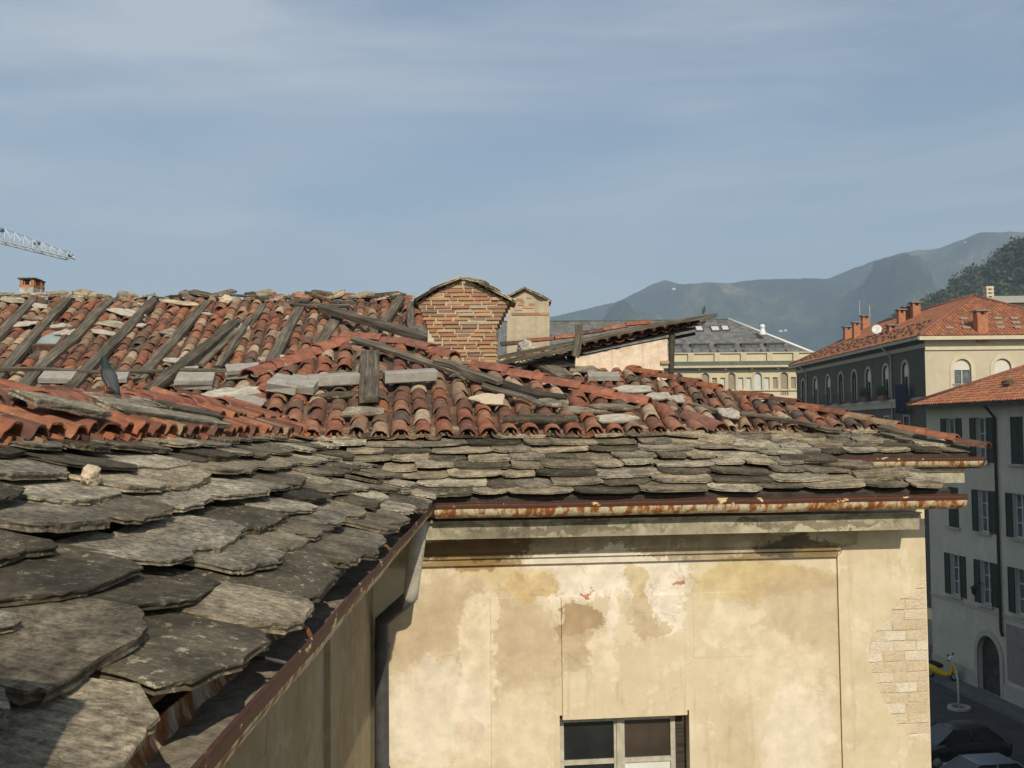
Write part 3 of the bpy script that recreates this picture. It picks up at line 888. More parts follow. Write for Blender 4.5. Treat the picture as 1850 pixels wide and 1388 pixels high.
# roof of A
def poly_in(poly):
    def f(u, w):
        c = False
        n = len(poly)
        for i in range(n):
            (x0, y0), (x1, y1) = poly[i], poly[(i + 1) % n]
            if (y0 > w) != (y1 > w) and u < (x1 - x0) * (w - y0) / (y1 - y0) + x0: c = not c
        return c
    return f
polyA = [(0.0, 0.10), (A_HIP[0][0], 0.10)] + A_HIP + [A_TOP[1], A_TOP[2], (valley_a(2.86), 2.86)]
slA = deck(RA, 'slate_roof', polyA, M['deck'], wingA)
lay_slates(RA, slA, SL_A, 0.035, W_EDGE + 0.15, 0.205, lambda w: valley_a(w) + 0.05, lambda w: hip_u(w, A_HIP) - 0.08, (0.3, 0.7), 5, 0.066, 0.018, 3.5)
tlA = deck(RA, 'tile_roof', [(a, b) for a, b in [(valley_a(W_EDGE) + .02, W_EDGE + .03), (hip_u(W_EDGE, A_HIP) - .05, W_EDGE + .03)] + [q for q in A_HIP if q[1] > W_EDGE + .03] + [A_TOP[1], A_TOP[2], (valley_a(2.86), 2.86)]], M['deck'], wingA, 0.003)
W[tlA] = W[tlA]
inA = poly_in(polyA)
lay_tiles(RA, tlA, W_EDGE, 5.3, valley_a(3.0) - 0.9, 4.2, lambda u, w: inA(u, w) and (w > 2.9 or u > valley_a(w) + 0.1), 21, mess=1.5)
# back of the roof, out of sight
T1, T2 = RA.pt(*A_TOP[1]), RA.pt(*A_TOP[0])
mb = MB()
hp = [RA.pt(u, w, -0.06) for u, w in A_HIP]
bk = [Vector((p.x, p.y, CZ - HG + 0.0)) for p in hp]
for i in range(len(hp) - 1): mb.add([hp[i], hp[i + 1], bk[i + 1], bk[i]], [(3, 2, 1, 0)])
lf = [RA.pt(*A_TOP[0], -.02), RA.pt(*A_TOP[1], -.02), RA.pt(*A_TOP[2], -.02), RA.pt(valley_a(2.86), 2.86, -.02)]
bl = [Vector((p.x - 0.6, p.y + 2.8, p.z - 1.3)) for p in lf]
for i in range(len(lf) - 1): mb.add([lf[i], lf[i + 1], bl[i + 1], bl[i]], [(3, 2, 1, 0)])
mb.build('roof_back', M['deck'], wingA)
# ridge tiles and covering slabs along the hips
hipw = [RA.pt(u, w, 0.05) for u, w in A_HIP]
ridge_run([RA.pt(*RA.pix(*q), 0.06) for q in ((1300, 797), (1236, 765), (1050, 722), (860, 678), (740, 638), (640, 625))], tlA, RIDGE, 0.4, random.Random(4), 0.05, 3, skip=0.12)
ridge_run([RA.pt(*RA.pix(*q), 0.05) for q in ((450, 700), (530, 668), (612, 636))], tlA, RIDGE, 0.42, random.Random(5), 0.06, 3, scale=1.5)
r = random.Random(8)
for i in range(8):                           # slabs bedded on the lower hip
    t = i / 7.0
    u = A_HIP[0][0] * (1 - t) + A_HIP[2][0] * t; w = A_HIP[0][1] * (1 - t) + A_HIP[2][1] * t
    d = (RA.pt(*A_HIP[2]) - RA.pt(*A_HIP[0])).normalized()
    s = d.cross(RA.K).normalized()
    Mx = basis(RA.pt(u - 0.05, w, 0.085 + 0.01 * (i % 2)), s, d, RA.K) @ RZ(r.gauss(0, 0.2)) @ RX(-0.06) @ SCL(0.2 * r.uniform(.8, 1.3), 0.5 * r.uniform(.8, 1.2), 0.02)
    obj('hip_slab', r.choice(SL_A), slA, Mx)

# ------------------------------------------------------------------ left wing L
wingL = thing('side_wing', (-3.4, 5.0, 0), 'shaded wing along the left of the courtyard, roofed with large grey stone slabs', 'building')
ML = basis((-1.41, 0, 0), (0, 1, 0), (-1, 0, 0), (0, 0, 1))
L_END = 10.44
mb = MB()
mb.add([(-3, 0, 0), (L_END, 0, 0), (L_END, 0, CZ - .86), (-3, 0, CZ - .86)], [(0, 1, 2, 3)])
mb.add([(-3, 4.0, 0), (L_END + 3, 4.0, 0), (L_END + 3, 4.0, CZ - .86), (-3, 4.0, CZ - .86)], [(3, 2, 1, 0)])
mb.add([(-3, 0, 0), (-3, 4, 0), (-3, 4, CZ - .86), (-3, 0, CZ - .86)], [(3, 2, 1, 0)])
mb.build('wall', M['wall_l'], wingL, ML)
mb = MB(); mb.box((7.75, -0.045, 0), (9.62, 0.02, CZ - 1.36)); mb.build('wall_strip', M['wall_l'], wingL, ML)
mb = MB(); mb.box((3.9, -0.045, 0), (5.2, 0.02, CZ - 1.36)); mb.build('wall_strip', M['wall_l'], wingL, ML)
k = -0.004
cornice('cornice_fascia', [(-0.05, z0 - .865 + k), (.43, z0 - .865 + k), (.40, z0 - .895 + k), (.37, z0 - .9 + k), (.37, z0 - 1.045 + k), (-.05, z0 - 1.045 + k)], -3, L_END - .03, M['fascia_a'], ML, wingL)
cornice('cornice_cove', [(-0.04, z0 - 1.047 + k), (.18, z0 - 1.047 + k), (.13, z0 - 1.17 + k), (.10, z0 - 1.215 + k), (-.04, z0 - 1.215 + k)], -3, L_END - .03, M['cornice_a'], ML, wingL)
cornice('cornice_fillet', [(-0.03, z0 - 1.22 + k), (.07, z0 - 1.22 + k), (.04, z0 - 1.345 + k), (-.03, z0 - 1.345 + k)], -3, L_END - .03, M['cornice_a'], ML, wingL)
gL = gutter(wingL, wobble((-0.614, -1.5, CZ - HG), (-0.762, 9.93, CZ - HG), 22, 0.012, 7), 1, 'rusty gutter half full of silt along the left eave', 0.05, 0.115)
mb = MB(); mb.box((0.5, 0.12, -0.02), (valley_u(0.1) - .1, 0.3, 0.008)); mb.build('eave_board', M['underlay'], wingL, RL.M)
# silt lying in the gutter
mb = MB()
n, mm = 150, 7
vs, fs = [], []
for i in range(n + 1):
    y = -1.0 + 10.8 * i / n
    for j in range(mm):
        x = -0.640 - 0.0130 * y - 0.205 * j / (mm - 1)
        zz = -0.088 + 0.022 * noise.noise(Vector((x * 9, y * 3.1, 1))) + 0.016 * noise.noise(Vector((x * 30, y * 14, 5)))
        if j in (0,): zz = max(zz, -0.07)
        vs.append((x, y, CZ - HG + zz))
for i in range(n):
    for j in range(mm - 1):
        q = i * mm + j
        fs.append((q, q + 1, q + mm + 1, q + mm))
mb.add(vs, [f[::-1] for f in fs], True)
tag(mb.build('gutter_silt', M['sediment'], gL), kind='stuff')
def strap(y):                               # bent iron strap from under the slabs to the lip
    mb = MB()
    xl = -0.633 - 0.013 * y
    pts = [(xl - .26, y, CZ - HG + 0.06), (xl - .16, y, CZ - HG + 0.052), (xl - .08, y + .01, CZ - HG + 0.04), (xl - .03, y + .02, CZ - HG + 0.012), (xl - .008, y + .02, CZ - HG - 0.03)]
    mb.tube(pts, [0.009, 0.011, 0.010, 0.010, 0.011], 6)
    mb.build('strap', M['rust'], gL)
for y in (3.55, 6.1, 8.4): strap(y)
mb = MB()
mb.tube([(-0.87, 3.25, CZ - HG - 0.01), (-0.76, 3.2, CZ - HG - 0.005), (-0.682, 3.15, CZ - HG - 0.01)], 0.006, 6)
mb.build('gutter_rod', M['darkmetal'], gL)
polyL = [(-2.0, 0.14), (valley_u(0.14), 0.14), (valley_u(L_RIDGE), L_RIDGE), (-2.0, L_RIDGE)]
def interp_(pts, x):
    if x <= pts[0][0]: return pts[0][1]
    for (a, b), (c_, d_) in zip(pts, pts[1:]):
        if a <= x <= c_: return b + (d_ - b) * (x - a) / (c_ - a)
    return pts[-1][1]
def lridge(u): return interp_([(4.0, 1.96), (5.4, 2.03), (7.0, 2.14), (8.6, 2.28), (11.0, 2.34)], u)
polyL = [(-2.0, 0.14), (valley_u(0.14), 0.14), (valley_u(L_RIDGE), L_RIDGE)] + [(u_, lridge(u_)) for u_ in (11.0, 8.6, 7.0, 5.4, 4.0, -2.0)]
slL = deck(RL, 'slate_roof', polyL, M['deck'], wingL)
lay_slates(RL, slL, SL_L, -0.02, L_EDGE + 0.12, 0.25, lambda w: 0.9, lambda w: valley_u(w) - 0.06, (0.42, 0.9), 29, 0.080, 0.022, 4.5)
tlL = deck(RL, 'tile_roof', [(-2.0, L_EDGE + .06), (valley_u(L_EDGE) - .05, L_EDGE + .06), (valley_u(L_RIDGE) - .05, L_RIDGE - .02), (11.0, lridge(11) - .03), (8.6, lridge(8.6) - .03), (7.0, lridge(7) - .03), (4.0, lridge(4) - .03), (-2.0, lridge(4) - .03)], M['deck'], wingL, 0.003)
W[tlL] = W[tlL]
lay_tiles(RL, tlL, L_EDGE - 0.0, L_RIDGE - 0.1, 2.6, 12.6, lambda u, w: u < valley_u(w) - 0.06 and w < lridge(u) + 0.08, 31, TILES_R, mess=1.6, limit=300, h=0.055)
ridge_run([RL.pt(u_, lridge(u_), 0.02) for u_ in (3.8, 5.4, 7.0, 8.6, 11.0)], tlL, RIDGE, 0.4, random.Random(6), 0.04, 2, scale=1.5)
mb = MB()
rp_ = [RL.pt(u_, lridge(u_), -.02) for u_ in (-2, 4.0, 5.4, 7.0, 8.6, 11.0, 12.0)]
for a, b in zip(rp_, rp_[1:]): mb.add([a, b, b + Vector((-2.6, .3, -1.1)), a + Vector((-2.6, .3, -1.1))], [(0, 1, 2, 3)])
mb.build('roof_back', M['deck'], wingL)
# unseen block added out of view so its shade falls on the nearest slab
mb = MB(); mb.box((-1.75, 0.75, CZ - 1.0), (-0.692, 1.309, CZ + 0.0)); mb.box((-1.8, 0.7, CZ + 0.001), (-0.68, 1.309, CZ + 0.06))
mb.build('shade_block', M['wall_l'], wingL)
# downpipe in the inner corner
dpt = at_y(757, 948, 10.0)
c2 = at_y(742, 1078, 10.02)
c3 = at_y(690, 1122, 10.3)
cx = Vector((-1.41 + 0.10, 10.33, 0))
mb = MB()
c4 = Vector((cx.x, cx.y - .02, at_y(664, 1160, 10.3).z))
mb.tube([dpt + Vector((0, 0, 0.04)), dpt.lerp(c2, 0.2), c2.lerp(dpt, 0.25), c2, c2.lerp(c3, 0.15)], [0.088, 0.084, 0.075, 0.072, 0.07], 14)
mb.build('downpipe_neck', M['zinc'], wingA)
mb = MB()
mb.tube([c2.lerp(c3, 0.02), c2.lerp(c3, 0.5), c3, c4, c4 - Vector((0, 0, 0.25)), Vector((cx.x, cx.y, 6)), Vector((cx.x, cx.y, 0.0))], [0.071, 0.07, 0.07, 0.07, 0.07, 0.07, 0.07], 14)
mb.build('downpipe', M['darkmetal'], wingA)
mb = MB()
for zz in (10.9, 9.7, 7.5): mb.lathe([(0.078, -0.02), (0.078, 0.02)], (cx.x, cx.y, zz), 14)
mb.build('pipe_collar', M['darkmetal'], wingA)

# ------------------------------------------------------------------ rear wing F
wingF = thing('rear_wing', (-7.5, 19, 0), 'long rear roof of mossy clay tiles strewn with timber battens, behind the left wing', 'building')
F_RIDGE = RF.pix(370, 547)[1]
FW0 = RF.pix(200, 722)[1] - 0.2
FU0, FU1 = RF.pix(-60, 620)[0] - 2.5, RF.pix(772, 600)[0]
polyF = [(FU0, FW0), (FU1, FW0), (FU1, F_RIDGE), (FU0, F_RIDGE)]
tlF = deck(RF, 'tile_roof', polyF, M['deck'], wingF)
mb = MB()
q = [RF.pt(FU0, F_RIDGE, -.03), RF.pt(FU1, F_RIDGE, -.03)]
dn = RF.N * 5.5 + Vector((0, 0, -2.75))
mb.add([q[0], q[1], q[1] + dn, q[0] + dn], [(0, 1, 2, 3)])
fe = [RF.pt(FU0, FW0 + .1, -.06), RF.pt(FU1, FW0 + .1, -.06)]
mb.build('roof_back', M['deck'], wingF)
mb = MB()
g0 = [Vector((p.x, p.y, 0)) for p in fe]
mb.add([g0[0], g0[1], fe[1], fe[0]], [(0, 1, 2, 3)])
b0, b1 = q[0] + dn, q[1] + dn
mb.add([g0[1], Vector((b1.x, b1.y, 0)), b1, q[1], fe[1]], [(0, 1, 2, 3, 4)])
mb.build('wall', M['wall_l'], wingF)
SKY_U0, SKY_W0 = RF.pix(58, 640); SKY_U1, SKY_W1 = RF.pix(128, 606)
def inF(u, w):
    if SKY_U0 - .02 < u < SKY_U1 + .05 and SKY_W0 - .25 < w < SKY_W1 - .1: return False
    return w < F_RIDGE - 0.06
uc0 = RF.pix(350, 620)[0]
lay_tiles(RF, tlF, FW0, F_RIDGE, RF.pix(-30, 620)[0] - 1.2, FU1, inF, 41, limit=300, bulk_channels=True, h=0.05, miss=0.02, key=lambda p: abs((p - RF.o).dot(RF.U) - uc0) * 0.35 + (p - EYE).length * 0.8, mess=1.2)
r = random.Random(12)
u = FU0 + 2.0
while u < FU1 - 0.1:                         # ridge: bedded slabs and odd stones
    Mx = RF.M @ T(u, F_RIDGE - r.uniform(0.05, 0.2), 0.12 + r.uniform(0, 0.07)) @ RZ(r.gauss(0, 0.4)) @ RX(-RF.th * r.uniform(0.1, 1.0)) @ RY(r.gauss(0, .12)) @ SCL(r.uniform(0.3, 0.7), r.uniform(0.24, 0.42), r.uniform(0.025, 0.06))
    obj('ridge_slab', r.choice(SL_X if r.random() < 0.4 else SL_A), tlF, Mx)
    u += r.uniform(0.14, 0.34)
ridge_run([RF.pt(RF.pix(490, 551)[0], F_RIDGE, 0.06), RF.pt(RF.pix(735, 551)[0], F_RIDGE, 0.06)], tlF, RIDGE, 0.42, random.Random(9), 0.03, 2)
# skylight in the rear roof
sk = MB(); sk.box((SKY_U0, SKY_W0, 0.03), (SKY_U1, SKY_W0 + .09, 0.17)); sk.box((SKY_U0, SKY_W1 - .07, 0.03), (SKY_U1, SKY_W1, 0.17)); sk.box((SKY_U0 - .07, SKY_W0, 0.03), (SKY_U0, SKY_W1, 0.18)); sk.box((SKY_U1, SKY_W0, 0.03), (SKY_U1 + .07, SKY_W1, 0.18))
skl = sk.build('skylight', M['tile_red'], wingF, RF.M)
g = G('dusty skylight glass'); M['skyglass'] = g.done(g.ramp(g.noise(g.coord(), 2, 3, .5), [(0.3, (0.2, 0.25, 0.25)), (0.7, (0.34, 0.4, 0.37))]), 0.25)
mb = MB(); mb.box((SKY_U0 - .001, SKY_W0 + .085, 0.10), (SKY_U1 + .001, SKY_W1 - .065, 0.112)); mb.build('pane', M['skyglass'], skl, RF.M)

# ------------------------------------------------------------------ block B behind the right end
blockB = thing('corner_block', (3.0, 17.5, 0), 'tiled corner block behind the sunlit wing, with its own rusty gutter', 'building')
B_U1 = RB.pix(1782, 828)[0]
hipB = [RB.pix(*q) for q in ((1782, 826), (1620, 787), (1440, 746), (1300, 716), (1190, 692), (1045, 655))]
polyB = [(-1.0, 0.12)] + [(B_U1 - .1, 0.12)] + hipB[1:] + [(-1.0, hipB[-1][1])]
B_EDGE = 1.0
slB = deck(RB, 'slate_roof', polyB, M['deck'], blockB)
lay_slates(RB, slB, SL_A, 0.09, B_EDGE + 0.14, 0.2, lambda w: 1.8, lambda w: hip_u(w, hipB) - 0.1, (0.3, 0.62), 55, 0.042, 0.024, 3.0)
tlB = deck(RB, 'tile_roof', [(-1.0, B_EDGE + .03), (hip_u(B_EDGE + .03, hipB), B_EDGE + .03)] + [q for q in hipB if q[1] > B_EDGE + .03] + [(-1.0, hipB[-1][1])], M['deck'], blockB, 0.003)
inB = poly_in(polyB)
lay_tiles(RB, tlB, B_EDGE, hipB[-1][1] + .1, 0.25, 6.2, lambda u, w: inB(u, w), 61, limit=300, bulk_channels=True, mess=1.3, miss=0.02)
hb = [RB.pt(u, w, 0.06) for u, w in hipB]
ridge_run(hb, tlB, TILES_R, 0.40, random.Random(3), 0.05, 3, skip=0.1, scale=1.35)
mb = MB()
bk = [Vector((p.x - .05, p.y + .05, CZ - .6)) for p in hb]
for i in range(len(hb) - 1): mb.add([hb[i] - Vector((0, 0, .08)), hb[i + 1] - Vector((0, 0, .08)), bk[i + 1], bk[i]], [(3, 2, 1, 0)])
mb.build('roof_back', M['deck'], blockB)
gB = gutter(blockB, wobble(RB.o + RB.U * 3.0, RB.o + RB.U * (B_U1 + .03), 9, 0.01, 4), 1, 'rusty gutter of the block behind')
MB_ = basis((RB.o.x, RB.o.y + 0.55, 0), RB.U, RB.N, (0, 0, 1))
zb = CZ - 0.43
ue = B_U1 - 0.75
mb = MB(); mb.add([(1.0, 0, 0), (ue, 0, 0), (ue, 0, zb - .1), (1.0, 0, zb - .1)], [(0, 1, 2, 3)]); mb.add([(ue, 0, 0), (ue, 6, 0), (ue, 6, zb - .1), (ue, 0, zb - .1)], [(0, 1, 2, 3)])
mb.build('wall', M['pilaster_a'], blockB, MB_)
cornice('cornice_fascia', [(-0.05, zb - .17), (.42, zb - .17), (.39, zb - .215), (.36, zb - .22), (.36, zb - .38), (-.05, zb - .38)], 1.0, B_U1 - 0.22, M['fascia_a'], MB_, blockB)
cornice('cornice_cove', [(-0.04, zb - .382), (.2, zb - .382), (.12, zb - .52), (.05, zb - .58), (-.04, zb - .58)], 1.0, B_U1 - 0.5, M['cornice_a'], MB_, blockB)

# ------------------------------------------------------------------ brick chimney
CHY = 15.55
def zz_at(px, py, y=CHY):
    p = at_y(px, py, y); return p.x, p.z
def z6(zx, zy): return (730 + zx * 0.16216, 490 + zy * 0.16216)
def lr(zy):
    if zy < 350:
        t = (350 - zy) / 250.0
        return 130 + t * 480, 1185 - t * 470
    if zy < 620:
        t = (zy - 350) / 270.0
        return 135 + t * 115, 1178 - t * 138
    if zy < 760:
        return 250 + (zy - 620) * 0.6, 1040
    return 250, 1040
mb = MB()
cl, cr = [], []
ys = [1250, 1000, 790, 620, 480, 350, 230, 130]
for zy in ys:
    a, b = lr(zy)
    cl.append(zz_at(*z6(a + 14, zy))); cr.append(zz_at(*z6(b - 14, zy)))
prof = cl + cr[::-1]
prof = prof[::-1]
mb.prism(prof, CHY + 0.02, CHY + 0.70, 'y')
chim = mb.build('brick_chimney', M['mortar'], wingA)
tag(chim, 'flared yellow brick chimney capped with leaning slabs')
r = random.Random(77)
zy = 1175
ci = 0
while zy > 105:
    step = 44.5 + r.gauss(0, 1.2)
    a, b = lr(zy - step / 2)
    x = a + r.uniform(-8, 8)
    first = True
    while x < b - 12:
        L = r.choice((185, 195, 200, 90, 170, 150, 210))
        if first and ci % 2: L = 95
        if x + L > b - 40: L = b - x + r.uniform(-6, 6)
        p0 = at_y(*z6(x, zy), CHY); p1 = at_y(*z6(x + L, zy - step), CHY)
        w_, h_ = p1.x - p0.x, p1.z - p0.z
        obj('brick', r.choice(BRK), chim, T((p0.x + p1.x) / 2, CHY + 0.045 + r.gauss(0, 0.009), (p0.z + p1.z) / 2) @ RY(r.gauss(0, 0.008)) @ SCL(w_ - 0.017, 0.11, h_ - 0.015))
        x += L
        first = False
    if zy > 330:
        for sx, e in ((-1, a), (1, b)):
            pe = at_y(*z6(e, zy - step / 2), CHY)
            y = CHY + 0.11
            while y < CHY + 0.68:
                L = r.choice((0.22, 0.12, 0.24))
                L = min(L, CHY + 0.70 - y)
                obj('brick', r.choice(BRK), chim, T(pe.x - sx * 0.052, y + L / 2, pe.z) @ RZ(math.pi / 2) @ SCL(L - 0.011, 0.11, h_ - 0.011))
                y += L
    zy -= step
    ci += 1
def cap(parent, zx0, zy0, zx1, zy1, y, depth, th=0.035, mesh=None, dy=-0.12):
    a, b = at_y(*z6(zx0, zy0), y), at_y(*z6(zx1, zy1), y)
    d = (b - a); L = d.length; d.normalize()
    up = Vector((0, -1, 0)).cross(d); 
    if up.z < 0: up = -up
    side = d.cross(up)
    Mx = basis(a + Vector((0, dy + depth / 2, 0)), side, d, up)
    if Mx.to_3x3().determinant() < 0: Mx = basis(a + Vector((0, dy + depth / 2, 0)), -side, d, up)
    obj('cap_slab', mesh or rnd.choice(SL_A), parent, Mx @ SCL(depth, L, th))
cap(chim, 90, 372, 400, 185, CHY, 0.95); cap(chim, 270, 235, 640, 92, CHY, 0.9); cap(chim, 1240, 360, 900, 185, CHY, 0.95); cap(chim, 1060, 235, 830, 150, CHY, 0.9); cap(chim, 950, 165, 690, 105, CHY, 0.9, 0.05)
# the plastered chimney behind it
C2Y = 21.0
mb = MB()
pp = [z6(1145, 760), z6(1620, 760), z6(1620, 495), z6(1612, 320), z6(1345, 215), z6(1170, 310), z6(1150, 490)]
mb.prism([zz_at(a, b, C2Y) for a, b in pp], C2Y, C2Y + 0.75, 'y')
pl = zz_at(*z6(1145, 760), C2Y); plr = zz_at(*z6(1620, 760), C2Y)
mb.box((pl[0], C2Y, pl[1] - 2.0), (plr[0], C2Y + .75, pl[1]))
M['render_grey'] = mat_plaster('rough grey beige render', [(0.3, (0.33, 0.28, 0.19)), (0.5, (0.43, 0.37, 0.26)), (0.7, (0.5, 0.44, 0.33))], (), scale=2.5)
ch2 = mb.build('plastered_chimney', M['render_grey'], blockB)
tag(ch2, 'square beige plastered chimney with a slab gable cap')
for (a, b, L) in ((1200, 480, 160), (1360, 478, 150), (1510, 476, 110), (1250, 320, 70), (1330, 400, 110), (1240, 425, 80), (1270, 370, 60), (1370, 290, 60), (1390, 375, 60), (1300, 345, 40)):
    p = at_y(*z6(a, b), C2Y); q = at_y(*z6(a + L, b), C2Y)
    obj('brick', rnd.choice(BRK), ch2, T((p.x + q.x) / 2, C2Y + 0.035, p.z) @ SCL(q.x - p.x, 0.1, 0.055))
cap(ch2, 1110, 320, 1360, 195, C2Y, 1.0); cap(ch2, 1640, 345, 1330, 200, C2Y, 1.0, 0.045)

# ------------------------------------------------------------------ dormer on block B: lime wall, tiled lean-to roof, post
DY = 18.7
P1, P2 = at_y(1040, 637, DY), at_y(1262, 590, DY)
DU = (P2 - P1).normalized()
DS = Vector((0, 0.995, 0.085)); DS = (DS - DU * DS.dot(DU)).normalized()
class RD_: pass
RD = RD_(); RD.U, RD.S, RD.K = DU, DS, DU.cross(DS)
RD.M = basis(P1, RD.U, RD.S, RD.K); RD.o = P1
DLEN = (P2 - P1).length
def dzb(x):                                   # height of block B's roof under the dormer wall
    p = RB.M.inverted() @ Vector((x, DY + .35, CZ)); return (RB.o.z + (DY + .35 - RB.o.y) * 0.36)
wl = [(1036, 665), (1190, 712), (1211, 716), (1210, 700), (1208, 686), (1196, 680), (1200, 668), (1192, 660), (1206, 650), (1206, 612), (1130, 627), (1040, 645)]
mb = MB(); poly = [zz_at(a, b, DY + .12) for a, b in wl]
mb.prism(poly, DY + .12, DY + .4, 'y')
M['lime'] = mat_plaster('patchy lime plaster', [(0.3, (0.5, 0.38, 0.27)), (0.5, (0.68, 0.56, 0.43)), (0.7, (0.78, 0.7, 0.58))], (), scale=3.0)
dor = mb.build('dormer', M['lime'], blockB)
tag(dor, 'lime plastered dormer wall under a sagging tile lean-to')
for (a, b, w_) in ((1201, 655, 16), (1198, 690, 22), (1190, 672, 18), (1204, 705, 14)):
    p = at_y(a, b, DY + .12)
    obj('brick', rnd.choice(BRK), dor, T(p.x, DY + .13, p.z) @ SCL(w_ * DY / FPX, 0.12, 0.06))
pa, pb = at_y(1214, 604, DY + .1), at_y(1211, 712, DY + .1)
mb = MB(); mb.tube([pb, pb.lerp(pa, .5), pa], [0.05, 0.055, 0.06], 7, smooth=False); mb.build('post', M['wood_dark'], dor)
pa, pb = at_y(1040, 646, DY + .3), at_y(1256, 603, DY + .3)
mb = MB(); mb.tube([pa, pb], 0.03, 4, smooth=False); mb.build('wall_plate', M['wood_dark'], dor)
mb = MB(); mb.box((-1.6, 0.05, -0.04), (DLEN - .05, 1.75, 0.0)); mb.build('lean_to_deck', M['wood_dark'], dor, RD.M)
r = random.Random(33)
for c in range(-6, int(DLEN / 0.215) + 1):
    u = c * 0.215 + 0.08
    for w_ in (0.0, 0.33, 0.66, 1.0, 1.34):
        if c < 0 and w_ < 0.3: continue
        obj('roof_tile', r.choice(TILES), dor, RD.M @ T(u, w_ + r.gauss(0, .02), 0.07) @ RZ(r.gauss(0, 0.05)) @ RX(-0.05) @ SCL(1, 1, 0.95))
        if w_ < 1.5: obj('roof_tile', r.choice(TILES), dor, RD.M @ T(u + .107, w_ - .03 + r.gauss(0, .02), 0.085) @ RX(-0.04) @ RY(math.pi) @ SCL(1, 1, 0.75))
rt = [at_y(905, 626, DY + 1.4), at_y(1050, 606, DY + 1.4), at_y(1130, 590, DY + 1.4), at_y(1200, 581, DY + 1.4)]
ridge_run(rt, dor, TILES_R, 0.42, random.Random(2), -0.02, 2, scale=1.2, skip=0.08)

# ------------------------------------------------------------------ loose timber on the roofs
def plank_mesh(L, w, t, seed, mat, warp=0.045):
    r = random.Random(seed)
    mb = MB()
    n = max(4, int(L / 0.35))
    vs, fs = [], []
    for i in range(n + 1):
        f = i / n
        x = L * f
        dy, dz = warp * noise.noise(Vector((f * 2.3, seed, 0))), warp * noise.noise(Vector((f * 2.3, seed, 9)))
        k = (1 + r.gauss(0, 0.045)) * (1.06 - 0.16 * f * (seed % 3) / 2)
        for (a, b) in ((-1, -1), (1, -1), (1, -0.8), (1, 0.75), (0.85, 1), (-0.85, 1), (-1, 0.75)):
            vs.append((x + (r.gauss(0, 0.02) if i in (0, n) else 0), a * w / 2 * k + dy, b * t / 2 * k + dz))
    m = 7
    for i in range(n):
        for k in range(m):
            q = (k + 1) % m
            fs.append((i * m + k, i * m + q, (i + 1) * m + q, (i + 1) * m + k)[::-1])
    fs.append(list(range(m))[::1]); fs.append([n * m + k for k in range(m)][::-1])
    mb.add(vs, [f[::-1] for f in fs])
    return mb.mesh('plank', mat)
pk = [0]
def plank(label, p0, p1, K, w=0.16, t=0.07, mat='wood', group=None, name='timber_plank'):
    pk[0] += 1
    d = p1 - p0
    L = d.length; x = d.normalized()
    z = (K - x * K.dot(x)).normalized()
    y = z.cross(x)
    o = obj(name, plank_mesh(L, w, t, pk[0], M[mat]), None, basis(p0, x, y, z))
    return tag(o, label, 'plank', group)
GB = 'battens lying up the rear roof'
def plF(label, x0, y0, x1, y1, w=0.2, t=0.1, h=0.17, mat='wood', group=GB, h1=None):
    return plank(label, RF.pw(x0, y0, h), RF.pw(x1, y1, h if h1 is None else h1), RF.K, w, t, mat, group)
plF('grey batten at the far left edge of the rear roof, cut off by the picture', -48, 652, 57, 545)
plF('long grey batten running just left over the pale skylight', -12, 690, 121, 541)
plF('dark grey batten passing just right of the pale skylight', 36, 706, 194, 548)
plF('long batten reaching the ridge, its foot beside the pigeon', 128, 702, 275, 545)
plF('wide batten, fifth from the left, topped by thin slates', 252, 688, 374, 545, 0.2)
plF('thick fallen beam slanting across the roof beside the split laths', 268, 708, 425, 585, 0.2, 0.12, 0.26, h1=0.2)
plF('short thin split lath, leftmost of the three in the bundle', 362, 660, 430, 595, 0.11, 0.05)
plF('middle split lath of the bundle of three', 392, 664, 452, 574, 0.12, 0.06, 0.2)
plF('longest split lath of the bundle of three, reaching the ridge', 382, 680, 476, 552, 0.13, 0.06, 0.15)
plF('broad weathered plank with a crosspiece at the ridge, left of the crossing beam', 484, 664, 550, 541, 0.2, 0.09)
plF('broad plank lying beneath the upper end of the crossing beam', 565, 642, 622, 552, 0.22, 0.06)
plF('stout beam lying across the battens towards the brick chimney', 580, 556, 780, 614, 0.17, 0.13, 0.34, h1=0.42)
plF('leaning double plank whose top sticks up beside the brick chimney', 668, 616, 724, 540, 0.17, 0.1, 0.22, h1=0.3)
plF('upright plank standing next to the brick chimney', 746, 634, 742, 545, 0.16, 0.07, 0.3)
plF('short dark board leaning on the left flank of the brick chimney', 748, 588, 775, 606, 0.18, 0.05, 0.3)
plF('thin pole lying level along the foot of the rear roof', -20, 668, 300, 671, 0.07, 0.05, 0.26)
plF('thin bowed pole continuing level towards the grey slabs', 300, 668, 462, 673, 0.07, 0.05, 0.27)
plF('small crosspiece on top of the broad ridge plank', 531, 542, 561, 542, 0.09, 0.05, 0.27)
plF('thin board lying along the ridge right of the broad plank', 532, 550, 632, 552, 0.08, 0.04, 0.25)
plF('thin board stub on the ridge near the chimney', 600, 545, 640, 546, 0.08, 0.05, 0.2)
def plA(label, x0, y0, x1, y1, w=0.14, t=0.05, h=0.2, mat='wood', h1=None, group='boards on the courtyard wing tiles'):
    return plank(label, RA.pw(x0, y0, h), RA.pw(x1, y1, h if h1 is None else h1), RA.K, w, t, mat, group)
plA('upright sawn plank lying over the tiles between two concrete blocks', 668, 722, 668, 638, 0.22, 0.07, 0.26, h1=0.29)
plA('long dark board along the hip below the brick chimney', 640, 612, 880, 690, 0.11, 0.05, 0.22)
plA('grey splintered board with a pale end at the chimney foot', 790, 652, 905, 690, 0.12, 0.05, 0.27)
plA('long red brown board on the hip right of the chimney', 860, 683, 1020, 722, 0.13, 0.05, 0.2, 'wood_dark')
